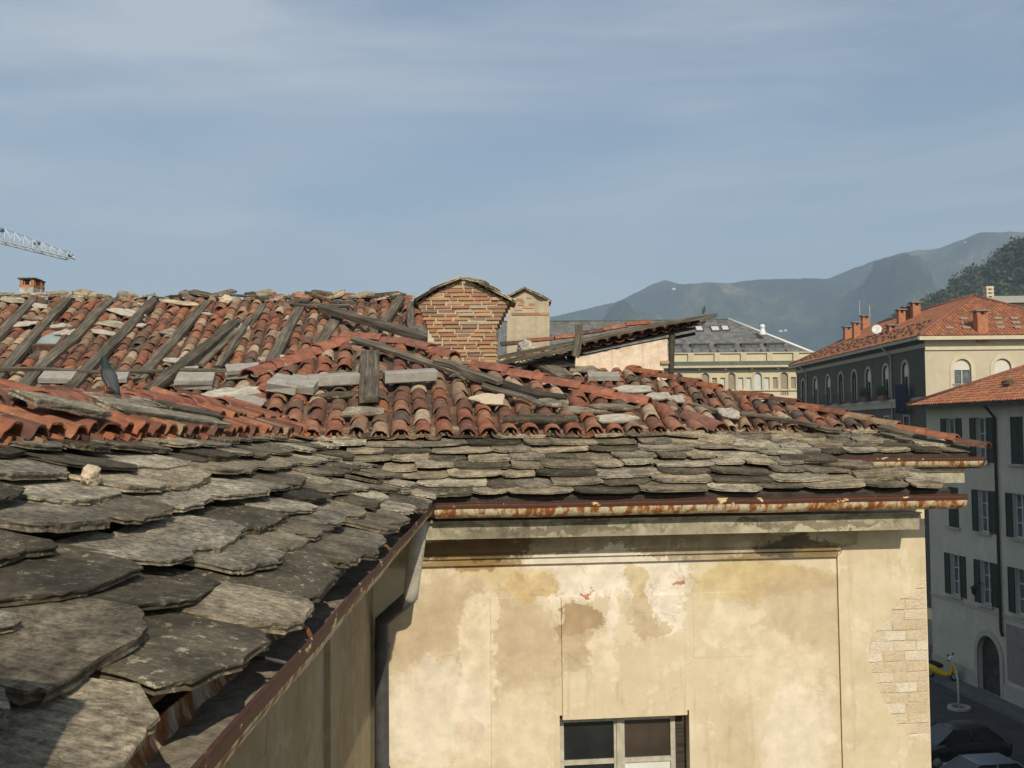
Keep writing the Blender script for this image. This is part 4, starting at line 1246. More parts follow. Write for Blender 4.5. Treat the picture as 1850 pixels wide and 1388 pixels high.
plA('narrow pale lath lying on the tiles below the red brown board', 870, 695, 978, 728, 0.1, 0.03, 0.22)
plA('short grey board under the ridge above the cream slab', 815, 678, 860, 684, 0.09, 0.03, 0.2)
def plD(label, a, b, w, t, mat='wood', group='timbers of the lean-to roof'):
    return plank(label, a, b, RD.K, w, t, mat, group)
plD('long weathered plank on the lean-to edge, its end jutting into the sky', at_y(900, 646, DY - .1), at_y(1292, 568, DY - .1), 0.22, 0.07)
plD('dark plank under the long weathered one, near the chimney', at_y(903, 657, DY - .2), at_y(1040, 627, DY - .2), 0.16, 0.08, 'wood')
plank('short upright wooden stub on the lean-to edge', at_y(1040, 643, DY - .25), at_y(1047, 588, DY - .25), Vector((0, -1, 0)), 0.14, 0.06, 'wood', 'timbers of the lean-to roof')
def plB(label, x0, y0, x1, y1, w=0.2, t=0.05, h=0.22, mat='wood', h1=None):
    return plank(label, RB.pw(x0, y0, h), RB.pw(x1, y1, h if h1 is None else h1), RB.K, w, t, mat, 'boards below the lean-to')
plB('broad grey board slanting over the tiles below the lean-to', 957, 648, 1022, 680, 0.26, 0.07)
plB('dark board lying against the chimney right flank', 900, 680, 945, 660, 0.2, 0.05)
plB('long thin lath along the right hip, beyond the square white stone', 1230, 724, 1330, 752, 0.09, 0.04, 0.16)
plB('pale lath on the hip edge near the dark building', 1340, 746, 1480, 770, 0.09, 0.04, 0.2)
plB('pale lath near the end of the tiles on the right', 1445, 765, 1520, 778, 0.12, 0.05, 0.14)
plB('short whitish board lying on the last red hip tiles', 1592, 772, 1652, 786, 0.14, 0.05, 0.2)

# ------------------------------------------------------------------ loose concrete slabs
def block_mesh(L, w, t, seed, groove=True):
    mb = MB()
    mb.box((-L / 2, -w / 2, 0), (L / 2, w / 2, t))
    me = mb.mesh('concrete_slab', M['concrete'])
    bm = bmesh.new(); bm.from_mesh(me)
    bmesh.ops.bevel(bm, geom=list(bm.edges), offset=0.008, segments=1, affect='EDGES')
    r = random.Random(seed)
    for v in bm.verts: v.co += Vector((r.gauss(0, .006), r.gauss(0, .006), r.gauss(0, .003)))
    if groove:
        k = len(bm.verts)
    bm.to_mesh(me); bm.free()
    return me
bc = [0]
def block(label, R, px, py, L, w=0.25, t=0.06, rot=0, h=0.2, tx=0.0, ty=0.0, stack=1):
    for s_ in range(stack):
        bc[0] += 1
        u, w_ = R.pix(px, py, h)
        o = obj('concrete_slab', block_mesh(L, w, t, bc[0]), None, R.M @ T(u + 0.02 * s_, w_ - 0.03 * s_, h - t / 2 + s_ * (t + 0.004)) @ RZ(math.radians(rot + 3 * s_)) @ RX(math.radians(tx)) @ RY(math.radians(ty)))
        tag(o, label if stack == 1 else ('lower ' if s_ == 0 else 'upper ') + label, 'slab', 'grey concrete slabs on the roofs')
block('grey concrete slab low on the rear roof, left of the pigeon', RF, 105, 681, 0.55, 0.34, 0.09, -4, 0.22)
block('short concrete slab just right of the pigeon', RF, 216, 682, 0.3, 0.3, 0.08, 4, 0.22)
block('small concrete slab at the foot of the split laths', RF, 341, 672, 0.32, 0.3, 0.09, 6, 0.22)
block('concrete slab of the pair at the foot of the fallen beam', RF, 352, 692, 0.62, 0.36, 0.09, -3, 0.2, stack=2)
block('concrete slab of the pair below the broad ridge plank', RF, 438, 674, 0.55, 0.3, 0.09, 8, 0.22, stack=2)
block('large two part concrete slab by the long red ridge tiles', RA, 515, 694, 0.36, 0.36, 0.11, -14, 0.24, 0, 6)
block('concrete slab wedged right against the large two part one', RA, 548, 694, 0.34, 0.34, 0.11, -12, 0.24, 0, 4)
block('long concrete slab left of the upright sawn plank', RA, 603, 686, 0.62, 0.2, 0.13, 7, 0.25, -10, 0)
block('long concrete slab right of the upright sawn plank', RA, 741, 680, 0.64, 0.2, 0.13, 9, 0.26, -10, 0)
block('hollow concrete slab on the tiles below the lean-to', RB, 1090, 680, 0.55, 0.26, 0.1, 0, 0.2)
block('flat grey concrete slab under the broad board of the lean-to', RB, 972, 692, 0.55, 0.3, 0.06, -14, 0.2)

# ------------------------------------------------------------------ loose stone slabs and stones
def stone_mesh(seed, mat):
    r = random.Random(seed)
    k = r.choice((4, 5, 5, 6)); m_ = 5
    base = []
    for i in range(k):
        a = 2 * math.pi * (i + r.uniform(-.24, .24)) / k + .6 * (seed % 3)
        c, s = math.cos(a), math.sin(a)
        rad = r.uniform(.85, 1.1) / max(abs(c), abs(s)) ** .85
        base.append((.5 * rad * c, .5 + .5 * rad * s))
    out = []
    for i in range(k):
        (x0, y0), (x1, y1) = base[i], base[(i + 1) % k]
        for q in range(m_):
            t = q / m_
            out.append((x0 + (x1 - x0) * t + r.gauss(0, .018), y0 + (y1 - y0) * t + r.gauss(0, .018)))
    n = len(out)
    mb = MB()
    bump = lambda x, y: .3 * noise.noise(Vector((x * 4 + seed, y * 4, seed)))
    top = [(x * .96, .5 + (y - .5) * .96, 1 + bump(x, y)) for x, y in out]
    ins = [(x * .5, .5 + (y - .5) * .5, 1.05 + bump(x * .5, y)) for x, y in out]
    mb.add(top + ins + [(0, .5, 1.06)], [(i, (i + 1) % n, n + (i + 1) % n, n + i) for i in range(n)] + [(n + i, n + (i + 1) % n, 2 * n) for i in range(n)], True)
    mid = [(x * (1.02 + r.gauss(0, .012)), .5 + (y - .5) * (1.02 + r.gauss(0, .012)), .55 + r.gauss(0, .06)) for x, y in out]
    bot = [(x * .95, .5 + (y - .5) * .95, 0) for x, y in out]
    vs = top + mid + bot
    mb.add(vs, [(q * n + (i + 1) % n, q * n + i, (q + 1) * n + i, (q + 1) * n + (i + 1) % n) for q in range(2) for i in range(n)] + [[2 * n + i for i in range(n)][::-1]], False)
    return mb.mesh('loose_slab', mat)
ST_X = [stone_mesh(s + 300, M['slate_loose']) for s in range(12)]
def lay(label, R, px, py, a, b, t=0.035, rot=0, h=0.17, mesh=None, mat=None, name='loose_slab', tx=0, ty=0, cat='stone slab', group='loose stones on the roofs'):
    me = (mesh or rnd.choice(ST_X))
    if mat:
        me = me.copy(); me.materials.clear(); me.materials.append(M[mat])
    u, w_ = R.pix(px, py, h)
    o = obj(name, me, None, R.M @ T(u, w_, h) @ RZ(math.radians(rot)) @ RX(math.radians(tx)) @ RY(math.radians(ty)) @ SCL(a, b, t) @ T(0, -0.5, -0.5))
    return tag(o, label, cat, group)
def lay2(label, R, a, b, wd, t=0.04, h=0.19, mat='slate_v', group='loose stones on the roofs'):
    u0_, w0_ = R.pix(*a, h); u1_, w1_ = R.pix(*b, h)
    L = math.hypot(u1_ - u0_, w1_ - w0_); an = math.atan2(w1_ - w0_, u1_ - u0_)
    me = rnd.choice(SL_L).copy(); me.materials.clear(); me.materials.append(M[mat])
    o = obj('loose_slab', me, None, R.M @ T((u0_ + u1_) / 2, (w0_ + w1_) / 2, h) @ RZ(an + math.pi / 2) @ SCL(wd, L, t) @ T(0, -.5, -.5))
    return tag(o, label, 'stone slab', group)
lay('long pale slab lying just above the tile edge below the upright plank', RA, 652, 743, 0.58, 0.26, 0.04, 4)
lay('thin dark slab under the upright plank foot', RA, 610, 714, 0.5, 0.2, 0.03, 2, 0.16, mat='slate_l')
lay('smooth cream slab lying askew on the front tiles', RA, 882, 721, 0.44, 0.34, 0.035, -8, 0.19, mat='creamslab')
lay('long grey slab resting on the tile ends below the cream slab', RA, 975, 757, 0.78, 0.2, 0.045, -3, 0.19, mat='slate_l')
lay('speckled pale slab beside the narrow lath', RA, 1003, 728, 0.36, 0.26, 0.04, 6, 0.18)
lay('long grey slab between the two speckled pale ones', RA, 1055, 741, 0.5, 0.2, 0.04, -10, 0.16, mat='slate_l')
lay('flat pale slab at the middle of the front tiles right of the long grey one', RA, 1120, 756, 0.5, 0.22, 0.04, 2, 0.18, mat='paleslab')
lay('narrow pale slab on the hip above the flat pale one', RA, 1112, 735, 0.62, 0.16, 0.035, -8, 0.2)
lay('broad whitish slab on the upper right tiles under the lean-to wall', RB, 1140, 704, 0.62, 0.4, 0.045, -6, 0.18, mat='paleslab')
lay('whitish squarish stone right of the broad whitish slab', RB, 1187, 717, 0.42, 0.34, 0.05, 5, 0.18, mat='paleslab')
lay('small whitish stone third in the row toward the wooden post', RB, 1222, 721, 0.28, 0.3, 0.05, 0, 0.18, mat='paleslab')
lay('square white stone standing out on the right tiles', RB, 1319, 748, 0.34, 0.5, 0.05, 6, 0.19, mat='paleslab')
lay('pale tilted slab leaning under the lean-to plank', RB, 1016, 656, 0.72, 0.5, 0.04, -24, 0.2, mat='paleslab')
lay('smooth light slab lying near the chimney under the lean-to plank', RB, 951, 654, 0.42, 0.3, 0.04, 10, 0.2, mat='creamslab')
lay('dark slab lying between the tilted slab and the hollow block', RB, 1058, 668, 0.6, 0.4, 0.04, 0, 0.18, mat='slate_l')
lay2('long cracked slab on the left wing ridge, nearest the left edge', RL, (40, 716), (183, 744), 0.2, 0.035, 0.2, 'slate_loose')
lay2('long weathered slab across the left tiles, below the pigeon', RL, (196, 734), (404, 766), 0.19, 0.04, 0.17, 'slate_v')
lay2('narrow slab tucked behind the long weathered one', RL, (290, 732), (395, 752), 0.18, 0.035, 0.17)
lay('white slab on the ridge where the two wings meet', RA, 416, 711, 0.62, 0.3, 0.05, 10, 0.15, mat='paleslab')
lay('grey brown slab leaning beside the white ridge slab', RA, 444, 725, 0.5, 0.36, 0.045, -6, 0.2, mat='concrete')
lay('cracked whitish slab lying in the valley below the white one', RA, 400, 736, 0.8, 0.34, 0.05, -4, 0.12, mat='paleslab')
lay('thin splintered slab sliding over the last left tiles', RA, 440, 750, 0.7, 0.16, 0.03, -12, 0.1)
lay2('dull grey slab behind the pigeon tiles', RL, (175, 722), (300, 732), 0.2, 0.03, 0.16)
chips = [(108, 589, 0.34, 0.2, 'small white chip between the first battens'), (251, 588, 0.3, 0.24, 'pale chip against the batten beside the pigeon'), (306, 599, 0.38, 0.26, 'round white chip alone on the tiles'),
         (373, 567, 0.26, 0.14, 'little pale chip near the top of the fifth batten'), (226, 565, 0.8, 0.3, 'long pale slab high on the rear roof between the third and fourth battens'),
         (205, 585, 0.7, 0.28, 'slab just below the long pale one on the rear roof'), (190, 601, 0.6, 0.2, 'lowest of the three slabs between the third and fourth battens'), (42, 586, 0.55, 0.25, 'grey slab by the skylight top left'),
         (60, 575, 0.5, 0.22, 'slab half under the second batten'), (120, 601, 0.42, 0.26, 'yellowish stone above the skylight'), (322, 652, 0.55, 0.2, 'pale slab under the fallen beam'), (479, 650, 0.3, 0.2, 'yellowish brick bat at the foot of the broad ridge plank'),
         (520, 648, 0.6, 0.22, 'pale slab right of the broad ridge plank foot'), (70, 553, 0.5, 0.2, 'flat slab at the ridge by the brick topped chimney pots'), (25, 543, 0.6, 0.3, 'pale slab on the ridge at far left'), (262, 552, 0.4, 0.2, 'white slab near the ridge top of the fourth batten'),
         (440, 590, 0.25, 0.3, 'small tile shard beside the split laths'), (330, 548, 0.9, 0.2, 'thin flat slabs end on the ridge by the fifth batten')]
for i, (a, b, c, d, lb) in enumerate(chips):
    lay(lb, RF, a, b, c * 1.05, d * 1.1, 0.03, rnd.uniform(-35, 35), 0.165, mat=('paleslab', 'paleslab', None)[i % 3], group='loose stones on the rear roof')
# squared stone on the ridge and the lump on the near slabs
def lump(label, p, s, seed, mat, name='loose_stone'):
    bm = bmesh.new(); bmesh.ops.create_icosphere(bm, subdivisions=4, radius=1.0)
    for v in bm.verts:
        n = v.co.normalized()
        v.co = n * (1 + 0.36 * noise.noise(n * 1.6 + Vector((seed, 0, 0))) + 0.2 * noise.noise(n * 4.5 + Vector((0, seed, 0))) + 0.1 * noise.noise(n * 11 + Vector((0, 0, seed))))
    me = bpy.data.meshes.new(name); bm.to_mesh(me); bm.free(); me.materials.append(M[mat]); me.polygons.foreach_set('use_smooth', [True] * len(me.polygons))
    o = obj(name, me, None, T(p) @ RZ(seed) @ SCL(*s))
    return tag(o, label, 'stone', 'loose stones on the roofs')
lump('pale lump of mortar lying on the grey stone slabs of the left roof', RL.pw(165, 860, 0.11), (0.036, 0.058, 0.042), 3.1, 'creamslab')
lump('squared pale stone sitting on the rear ridge', RF.pw(410, 543, 0.16), (0.17, 0.12, 0.1), 1.2, 'creamslab')
lump('small pale stone among the tiles of the lean-to near the chimney', at_y(950, 628, DY + .5), (0.17, 0.12, 0.13), 5.5, 'paleslab')

# ------------------------------------------------------------------ pigeon on the left ridge, small bird on the plank
g = G('pigeon feathers'); zc = g.n('ShaderNodeSeparateXYZ'); g.put(zc.inputs[0], g.coord())
neck = g.rng(zc.outputs[2], 0.155, 0.185)
colr = g.mix(neck, (0.06, 0.065, 0.072), (0.02, 0.034, 0.034))
brst = g.math('MULTIPLY', g.rng(zc.outputs[0], -0.01, 0.05), g.math('SUBTRACT', 1.0, neck))
M['feather'] = g.done(g.mix(brst, colr, (0.075, 0.055, 0.056)), 0.7, g.noise(g.coord(), 60, 3, .6), 0.004, .5)
M['bird_leg'] = mat_simple('red bird legs', (0.4, 0.1, 0.07), 0.7, 0.1)
M['wingm'] = mat_simple('grey wing feathers', (0.07, 0.075, 0.082), 0.7, 0.3, 30)
def bird(label, p, yaw, s, name):
    mb = MB()
    sp = [((-0.095, 0.0), .005, .02), ((-0.078, 0.028), .011, .027), ((-0.052, 0.065), .032, .038), ((-0.022, 0.105), .05, .05), ((0.006, 0.14), .053, .05), ((0.026, 0.172), .043, .042), ((0.034, 0.202), .03, .03),
          ((0.037, 0.226), .024, .024), ((0.046, 0.247), .025, .024), ((0.065, 0.255), .016, .016), ((0.074, 0.252), .007, .006), ((0.092, 0.246), .002, .002)]
    vs, fs = [], []
    n = 10
    for i, ((x, z), rv, rw) in enumerate(sp):
        a = sp[max(i - 1, 0)][0]; b = sp[min(i + 1, len(sp) - 1)][0]
        d = Vector((b[0] - a[0], 0, b[1] - a[1])).normalized()
        nn = Vector((-d.z, 0, d.x))
        for k in range(n):
            t = 2 * math.pi * k / n
            vs.append(Vector((x, 0, z)) + nn * (rv * math.cos(t)) + Vector((0, rw * math.sin(t), 0)))
    for i in range(len(sp) - 1):
        for k in range(n):
            fs.append((i * n + k, i * n + (k + 1) % n, (i + 1) * n + (k + 1) % n, (i + 1) * n + k))
    fs += [list(range(n))[::-1], [(len(sp) - 1) * n + k for k in range(n)]]
    mb.add(vs, fs, True)
    Mx = T(p) @ RZ(yaw) @ SCL(s, s, s)
    body = mb.build(name, M['feather'], None, Mx)
    tag(body, label, 'bird')
    for sy in (-1, 1):
        mb = MB(); mb.tube([(0.0, sy * .02, 0.075), (0.005, sy * .022, 0.03), (0.0, sy * .022, 0.003)], [.008, .005, .004], 6)
        for a in (-0.5, 0, 0.5): mb.tube([(0.0, sy * .022, 0.004), (0.028 * math.cos(a), sy * .022 + 0.028 * math.sin(a), 0.003)], .003, 5)
        mb.build('leg', M['bird_leg'], body, Mx)
        mb = MB()
        wv = [(-0.092, 0.012, .004), (-0.06, 0.06, .008), (-0.026, 0.1, .011), (0.008, 0.14, .008), (0.018, 0.165, .003)]
        vs = []
        for (x, z, th) in wv:
            hh = {0: .006, 1: .03, 2: .042, 3: .03, 4: .006}[wv.index((x, z, th))]
            yy = {0: .018, 1: .036, 2: .05, 3: .048, 4: .036}[wv.index((x, z, th))]
            vs += [(x + .012, sy * yy * .96, z + hh), (x, sy * (yy + th), z), (x - .012, sy * yy * .9, z - hh)]
        fs = []
        for i in range(4):
            for k in range(2):
                q = (i * 3 + k, i * 3 + k + 1, i * 3 + k + 4, i * 3 + k + 3)
                fs.append(q if sy > 0 else q[::-1])
        mb.add(vs, fs, True)
        mb.build('wing', M['wingm'], body, Mx)
    return body
pu = RL.pix(188, 708, .18)[0]; pg = RL.pt(pu, lridge(pu), .175)
bird('grey pigeon standing on the red ridge tiles at left', pg, math.radians(150), 0.95, 'pigeon')
bird('tiny dark bird perched near the end of the jutting plank', at_y(1272, 570, DY - .1) + Vector((0, 0, .02)), math.radians(60), 0.55, 'small_bird')

# ------------------------------------------------------------------ helpers for the houses further off
def facade(parent, Mx, width, zl, zh, ops, mat, name='wall', dep=0.25):
    us = sorted({0.0, width} | {o[0] for o in ops} | {o[1] for o in ops})
    zs = sorted({zl, zh} | {o[2] for o in ops} | {o[3] for o in ops})
    mb = MB()
    def hole(u, z):
        return any(o[0] < u < o[1] and o[2] < z < o[3] for o in ops)
    for i in range(len(us) - 1):
        for j in range(len(zs) - 1):
            if hole((us[i] + us[i + 1]) / 2, (zs[j] + zs[j + 1]) / 2): continue
            mb.add([(us[i], 0, zs[j]), (us[i + 1], 0, zs[j]), (us[i + 1], 0, zs[j + 1]), (us[i], 0, zs[j + 1])], [(0, 1, 2, 3)])
    for (a, b, c, d, arch) in ops:
        if arch:
            r = (b - a) / 2; cx, cz = (a + b) / 2, d - (b - a) / 2
            pts = [(cx + r * math.cos(math.pi * k / 12), cz + r * math.sin(math.pi * k / 12)) for k in range(13)]
            mb.add([(b, 0, d)] + [(x, 0, z) for x, z in pts[:7]], [tuple(range(8))])
            mb.add([(a, 0, d)] + [(x, 0, z) for x, z in pts[6:]], [tuple(range(8))])
            edge = [(a, c), (b, c)] + pts
        else:
            edge = [(a, c), (b, c), (b, d), (a, d)]
        n = len(edge)
        vs = [(x, 0, z) for x, z in edge] + [(x, dep, z) for x, z in edge]
        mb.add(vs, [(i, (i + 1) % n, (i + 1) % n + n, i + n) for i in range(n)])
    return mb.build(name, mat, parent, Mx)
def win_poly(a, b, c, d, arch, k=12):
    if not arch: return [(a, c), (b, c), (b, d), (a, d)]
    r = (b - a) / 2; cx, cz = (a + b) / 2, d - r
    return [(a, c), (b, c)] + [(cx + r * math.cos(math.pi * q / k), cz + r * math.sin(math.pi * q / k)) for q in range(k + 1)]
def window(parent, Mx, op, glass, frame, dep=0.16, fw=0.06, mull=True, trans=None, surround=None, sw=0.12, label=None, shade=None):
    a, b, c, d, arch = op
    mb = MB()
    for (x0, x1, z0_, z1_) in ((a, a + fw, c, d - ((b - a) / 2 if arch else 0)), (b - fw, b, c, d - ((b - a) / 2 if arch else 0)), (a + fw, b - fw, c, c + fw)):
        mb.box((x0, dep, z0_), (x1, dep + .05, z1_))
    if not arch: mb.box((a + fw, dep, d - fw), (b - fw, dep + .05, d))
    else:
        r = (b - a) / 2; cx, cz = (a + b) / 2, d - r
        o = [(cx + r * math.cos(math.pi * q / 12), cz + r * math.sin(math.pi * q / 12)) for q in range(13)]
        i = [(cx + (r - fw) * math.cos(math.pi * q / 12), cz + (r - fw) * math.sin(math.pi * q / 12)) for q in range(13)]
        mb.add([(x, dep, z) for x, z in o + i], [(q, q + 1, q + 14, q + 13) for q in range(12)])
    if mull: mb.box(((a + b) / 2 - fw * .6, dep - .004, c + fw), ((a + b) / 2 + fw * .6, dep + .045, d - (fw if not arch else .02)))
    for t in (trans or ()): mb.box((a + fw, dep + .003, t - fw * .4), (b - fw, dep + .04, t + fw * .4))
    w_ = mb.build('window', frame, parent, Mx)
    if label: tag(w_, label)
    mb = MB(); mb.prism(win_poly(a + .002, b - .002, c + .002, d - .002, arch), dep + .055, dep + .07, 'y'); mb.build('pane', glass, w_, Mx)
    if shade is not None:                     # lowered roller blind
        mb = MB(); zb_ = shade
        pl_ = [(x, z) for x, z in win_poly(a + fw, b - fw, c, d - fw, arch) if z > zb_]
        pl_ = [(a + fw, zb_), (b - fw, zb_)] + pl_
        mb.prism(pl_, dep - .03, dep - .012, 'y'); mb.build('blind', M['blind'], w_, Mx)
    if surround is not None:
        outer = win_poly(a - sw, b + sw, c - 0.0, d + sw, arch)
        inner = win_poly(a, b, c, d, arch)
        mb = MB(); n = len(outer)
        vs = [(x, -.05, z) for x, z in outer] + [(x, -.05, z) for x, z in inner] + [(x, 0.001, z) for x, z in outer] + [(x, .02, z) for x, z in inner]
        fs = []
        for q in range(1, n):
            p_ = (q + 1) % n
            fs += [(q, p_, n + p_, n + q), (q, q + 2 * n, p_ + 2 * n, p_), (n + q, n + p_, 3 * n + p_, 3 * n + q)]
        mb.add(vs, [f[::-1] if False else f for f in fs])
        mb.build('surround', surround, w_, Mx)
    return w_
def far_tiles(R, parent, u0, u1, wfun, mat, pitch=0.3, expo=0.42, seed=1, name='roof_tiles', h=0.02):
    r = random.Random(seed)
    mb = MB()
    n = int((u1 - u0) / pitch)
    for c in range(n):
        u = u0 + (c + .5) * pitch
        wt = wfun(u)
        w_ = -0.03
        while w_ < wt - 0.05:
            L = min(expo * 1.06, wt - w_)
            rr = pitch * 0.46
            vs = []
            for (y, zo) in ((w_, 0.035), (w_ + L, 0.0)):
                for a in (0.02, 0.27, 0.5, 0.73, 0.98):
                    t = math.pi * a
                    vs.append(R.pt(u + rr * math.cos(t), y + r.gauss(0, .008), h + zo + rr * 0.7 * math.sin(t) + r.uniform(0, .012)))
            mb.add(vs, [(k, k + 5, k + 6, k + 1) for k in range(4)] + [(0, 1, 2, 3, 4)], False)
            w_ += expo
    return tag(mb.build(name, mat, parent), kind='stuff')

ORANGE = [(0.0, (0.38, 0.14, 0.065)), (0.25, (0.33, 0.125, 0.06)), (0.5, (0.43, 0.175, 0.085)), (0.72, (0.28, 0.115, 0.062)), (0.86, (0.4, 0.21, 0.115)), (0.95, (0.22, 0.13, 0.085))]
M['tile_far'] = mat_tile('bright clay roof', True, ORANGE, 1.05)
M['cream'] = mat_plaster('cream render', [(0.3, (0.45, 0.395, 0.285)), (0.5, (0.5, 0.445, 0.325)), (0.7, (0.55, 0.49, 0.37))], (), scale=0.4)
M['shadeside'] = mat_plaster('cream render darkened as shade', [(0.3, (0.06, 0.057, 0.048)), (0.5, (0.075, 0.072, 0.06)), (0.7, (0.1, 0.095, 0.08))], (), scale=0.4)  # side facing away from the sun, its shade put into the render colour
M['trimgrey'] = mat_simple('pale grey trim', (0.36, 0.34, 0.28), 0.9, 0.12, 2)
M['whitewall'] = mat_plaster('greyish white render', [(0.3, (0.38, 0.36, 0.28)), (0.5, (0.46, 0.435, 0.345)), (0.7, (0.53, 0.505, 0.42))], (), scale=0.35)
M['creamtrim'] = mat_simple('cream trim', (0.55, 0.49, 0.36), 0.85, 0.1, 2)
M['yellow'] = mat_plaster('pale yellow render', [(0.3, (0.50, 0.435, 0.285)), (0.5, (0.55, 0.485, 0.325)), (0.7, (0.6, 0.53, 0.37))], (), scale=0.3)
M['yellowtrim'] = mat_simple('pale yellow stone trim', (0.5, 0.44, 0.31), 0.9, 0.12, 2)
M['blind'] = mat_simple('roller blind', (0.6, 0.58, 0.5), 0.7, 0.06, 2)
M['blindbrown'] = mat_simple('brown blind', (0.28, 0.23, 0.17), 0.7, 0.1, 2)
M['blindpale'] = mat_simple('pale blind', (0.5, 0.53, 0.52), 0.6, 0.1, 2)
M['shutter'] = mat_simple('dark green shutter', (0.022, 0.028, 0.022), 0.6, 0.25, 6)
M['glassblue'] = mat_glass('window glass', (0.10, 0.12, 0.13))
M['frame_w'] = mat_simple('white window frame', (0.5, 0.49, 0.44), 0.6, 0.08, 4)
M['farbrick'] = mat_simple('red chimney brick', (0.38, 0.16, 0.08), 0.9, 0.3, 6)
M['capstone'] = mat_simple('grey cap', (0.22, 0.2, 0.17), 0.9, 0.2, 6)
M['green_copper'] = mat_simple('green copper', (0.10, 0.12, 0.085), 0.6, 0.3, 2)
M['white_metal'] = mat_simple('white painted metal', (0.7, 0.7, 0.68), 0.5, 0.08, 4)
g = G('dark slate roof'); _n = g.noise(g.map(g.coord(), (1, 1, 1)), 1.3, 6, .65); M['slatefar'] = g.done(g.ramp(_n, [(0.35, (0.085, 0.085, 0.085)), (0.5, (0.14, 0.138, 0.13)), (0.65, (0.2, 0.195, 0.18))]), 0.8, g.noise(g.coord(), 9, 4, .6), 0.03, .6)

# ------------------------------------------------------------------ large house R with the bright tiled roof
RX0, RX1, RY0, RY1 = 30.0, 43.0, 75.0, 109.0
RZ1 = CZ + 6.55
houseR = thing('corner_mansion', (36, 92, 0), 'large cream corner house, its shaded side darkened in colour, with bright orange tiled hip roof and arched windows', 'building')
MRL = basis((RX0, RY1, 0), (0, -1, 0), (1, 0, 0), (0, 0, 1))
wy = [106.5, 102.2, 98.1, 94.3, 90.6, 87.0, 82.9, 78.8]
opsL = [(RY1 - y - .62, RY1 - y + .62, CZ + 2.4, CZ + 5.0, True) for y in wy]
opsL2 = [(RY1 - y - .5, RY1 - y + .5, CZ - .75, CZ + .85, False) for y in wy]
facade(houseR, MRL, RY1 - RY0, 0, RZ1, opsL + opsL2, M['shadeside'])
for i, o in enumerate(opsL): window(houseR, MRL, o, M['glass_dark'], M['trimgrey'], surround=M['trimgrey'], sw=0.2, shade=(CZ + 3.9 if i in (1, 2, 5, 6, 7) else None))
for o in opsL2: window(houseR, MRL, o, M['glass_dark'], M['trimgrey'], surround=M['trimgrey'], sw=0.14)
mb = MB(); mb.box((0.0, -.16, CZ + 1.95), (RY1 - RY0 + .16, 0.01, CZ + 2.22)); mb.box((0, -.1, CZ + 1.55), (RY1 - RY0 + .1, 0.01, CZ + 1.95)); mb.box((0, -.1, RZ1 - .75), (RY1 - RY0 + .0, 0.01, RZ1 - .45)); mb.build('string_course', M['trimgrey'], houseR, MRL)
for o in opsL:
    mb = MB(); mb.box((o[0] - .25, -.5, CZ + 2.23), (o[1] + .25, -.01, CZ + 2.32))
    for q in range(9): mb.box((o[0] - .22 + q * .21, -.47, CZ + 2.32), (o[0] - .19 + q * .21, -.44, CZ + 3.15))
    mb.box((o[0] - .25, -.48, CZ + 3.15), (o[1] + .25, -.43, CZ + 3.2)); mb.build('balcony', M['darkmetal'], houseR, MRL)
MRF = basis((RX0, RY0, 0), (1, 0, 0), (0, 1, 0), (0, 0, 1))
opsF = [(x - RX0 - .62, x - RX0 + .62, CZ + 2.2, CZ + 4.95, True) for x in (32.7, 35.62, 38.54)]
facade(houseR, MRF, RX1 - RX0, 0, RZ1, opsF, M['cream'])
for i, o in enumerate(opsF):
    window(houseR, MRF, o, M['glassblue'] if i == 0 else M['blindpale'], M['frame_w'], surround=M['creamtrim'], sw=0.3, shade=CZ + 4.15 if i == 0 else CZ + 2.6)
    mb = MB()
    for q in range(10): mb.box((o[0] - .12 + q * .165, -.12, CZ + 2.2), (o[0] - .095 + q * .165, -.1, CZ + 3.1))
    mb.box((o[0] - .16, -.13, CZ + 3.1), (o[1] + .3, -.09, CZ + 3.15)); mb.build('railing', M['trimgrey'], houseR, MRF)
mb = MB(); mb.box((0, -.12, RZ1 - .95), (RX1 - RX0, .01, RZ1 - .7)); mb.build('string_course', M['creamtrim'], houseR, MRF)
mb = MB(); mb.box((RX0 + .45, RY0 + .45, 0), (RX1, RY1 - .01, RZ1 - .1)); mb.build('rear_walls', M['cream'], houseR)
E = 0.6
mb = MB(); mb.box((RX0 - E, RY0 - E, RZ1 - .06), (RX1 + E, RY1 + E, RZ1 + .0)); mb.build('eave_soffit', M['trimgrey'], houseR)
mb = MB(); mb.box((RX0 - E - .04, RY0 - E - .1, RZ1 - .25), (RX1 + E + .1, RY0 - E, RZ1 + .02)); mb.build('front_gutter', M['creamtrim'], houseR)
mb = MB(); mb.box((RX0 - E - .12, RY0 - E, RZ1 - .2), (RX0 - E, RY1 + E, RZ1 + .02)); mb.build('side_gutter', M['trimgrey'], houseR)
SR = 0.52
RRL = Roof((RX0 - E, RY1 + E, RZ1 + .03), 0, SR, 'left')
RRF = Roof((RX0 - E, RY0 - E, RZ1 + .03), 0, SR)
hw = (RX1 - RX0) / 2 + E; ln = RY1 - RY0 + 2 * E
zt = RZ1 + .03 + hw * SR
c = [(RX0 - E, RY0 - E), (RX1 + E, RY0 - E), (RX1 + E, RY1 + E), (RX0 - E, RY1 + E)]
xm = (RX0 + RX1) / 2
mb = MB(); v = [(x, y, RZ1 + .03) for x, y in c] + [(xm, RY0 - E + hw, zt), (xm, RY1 + E - hw, zt)]
mb.add(v, [(0, 1, 4), (1, 2, 5, 4), (2, 3, 5), (3, 0, 4, 5)])
roofR = mb.build('roof', M['farbrick'], houseR)
far_tiles(RRL, roofR, 0, ln, lambda u: min(u, ln - u, hw) / RRL.c, M['tile_far'], 0.27, 0.42, 3, 'side_tiles')
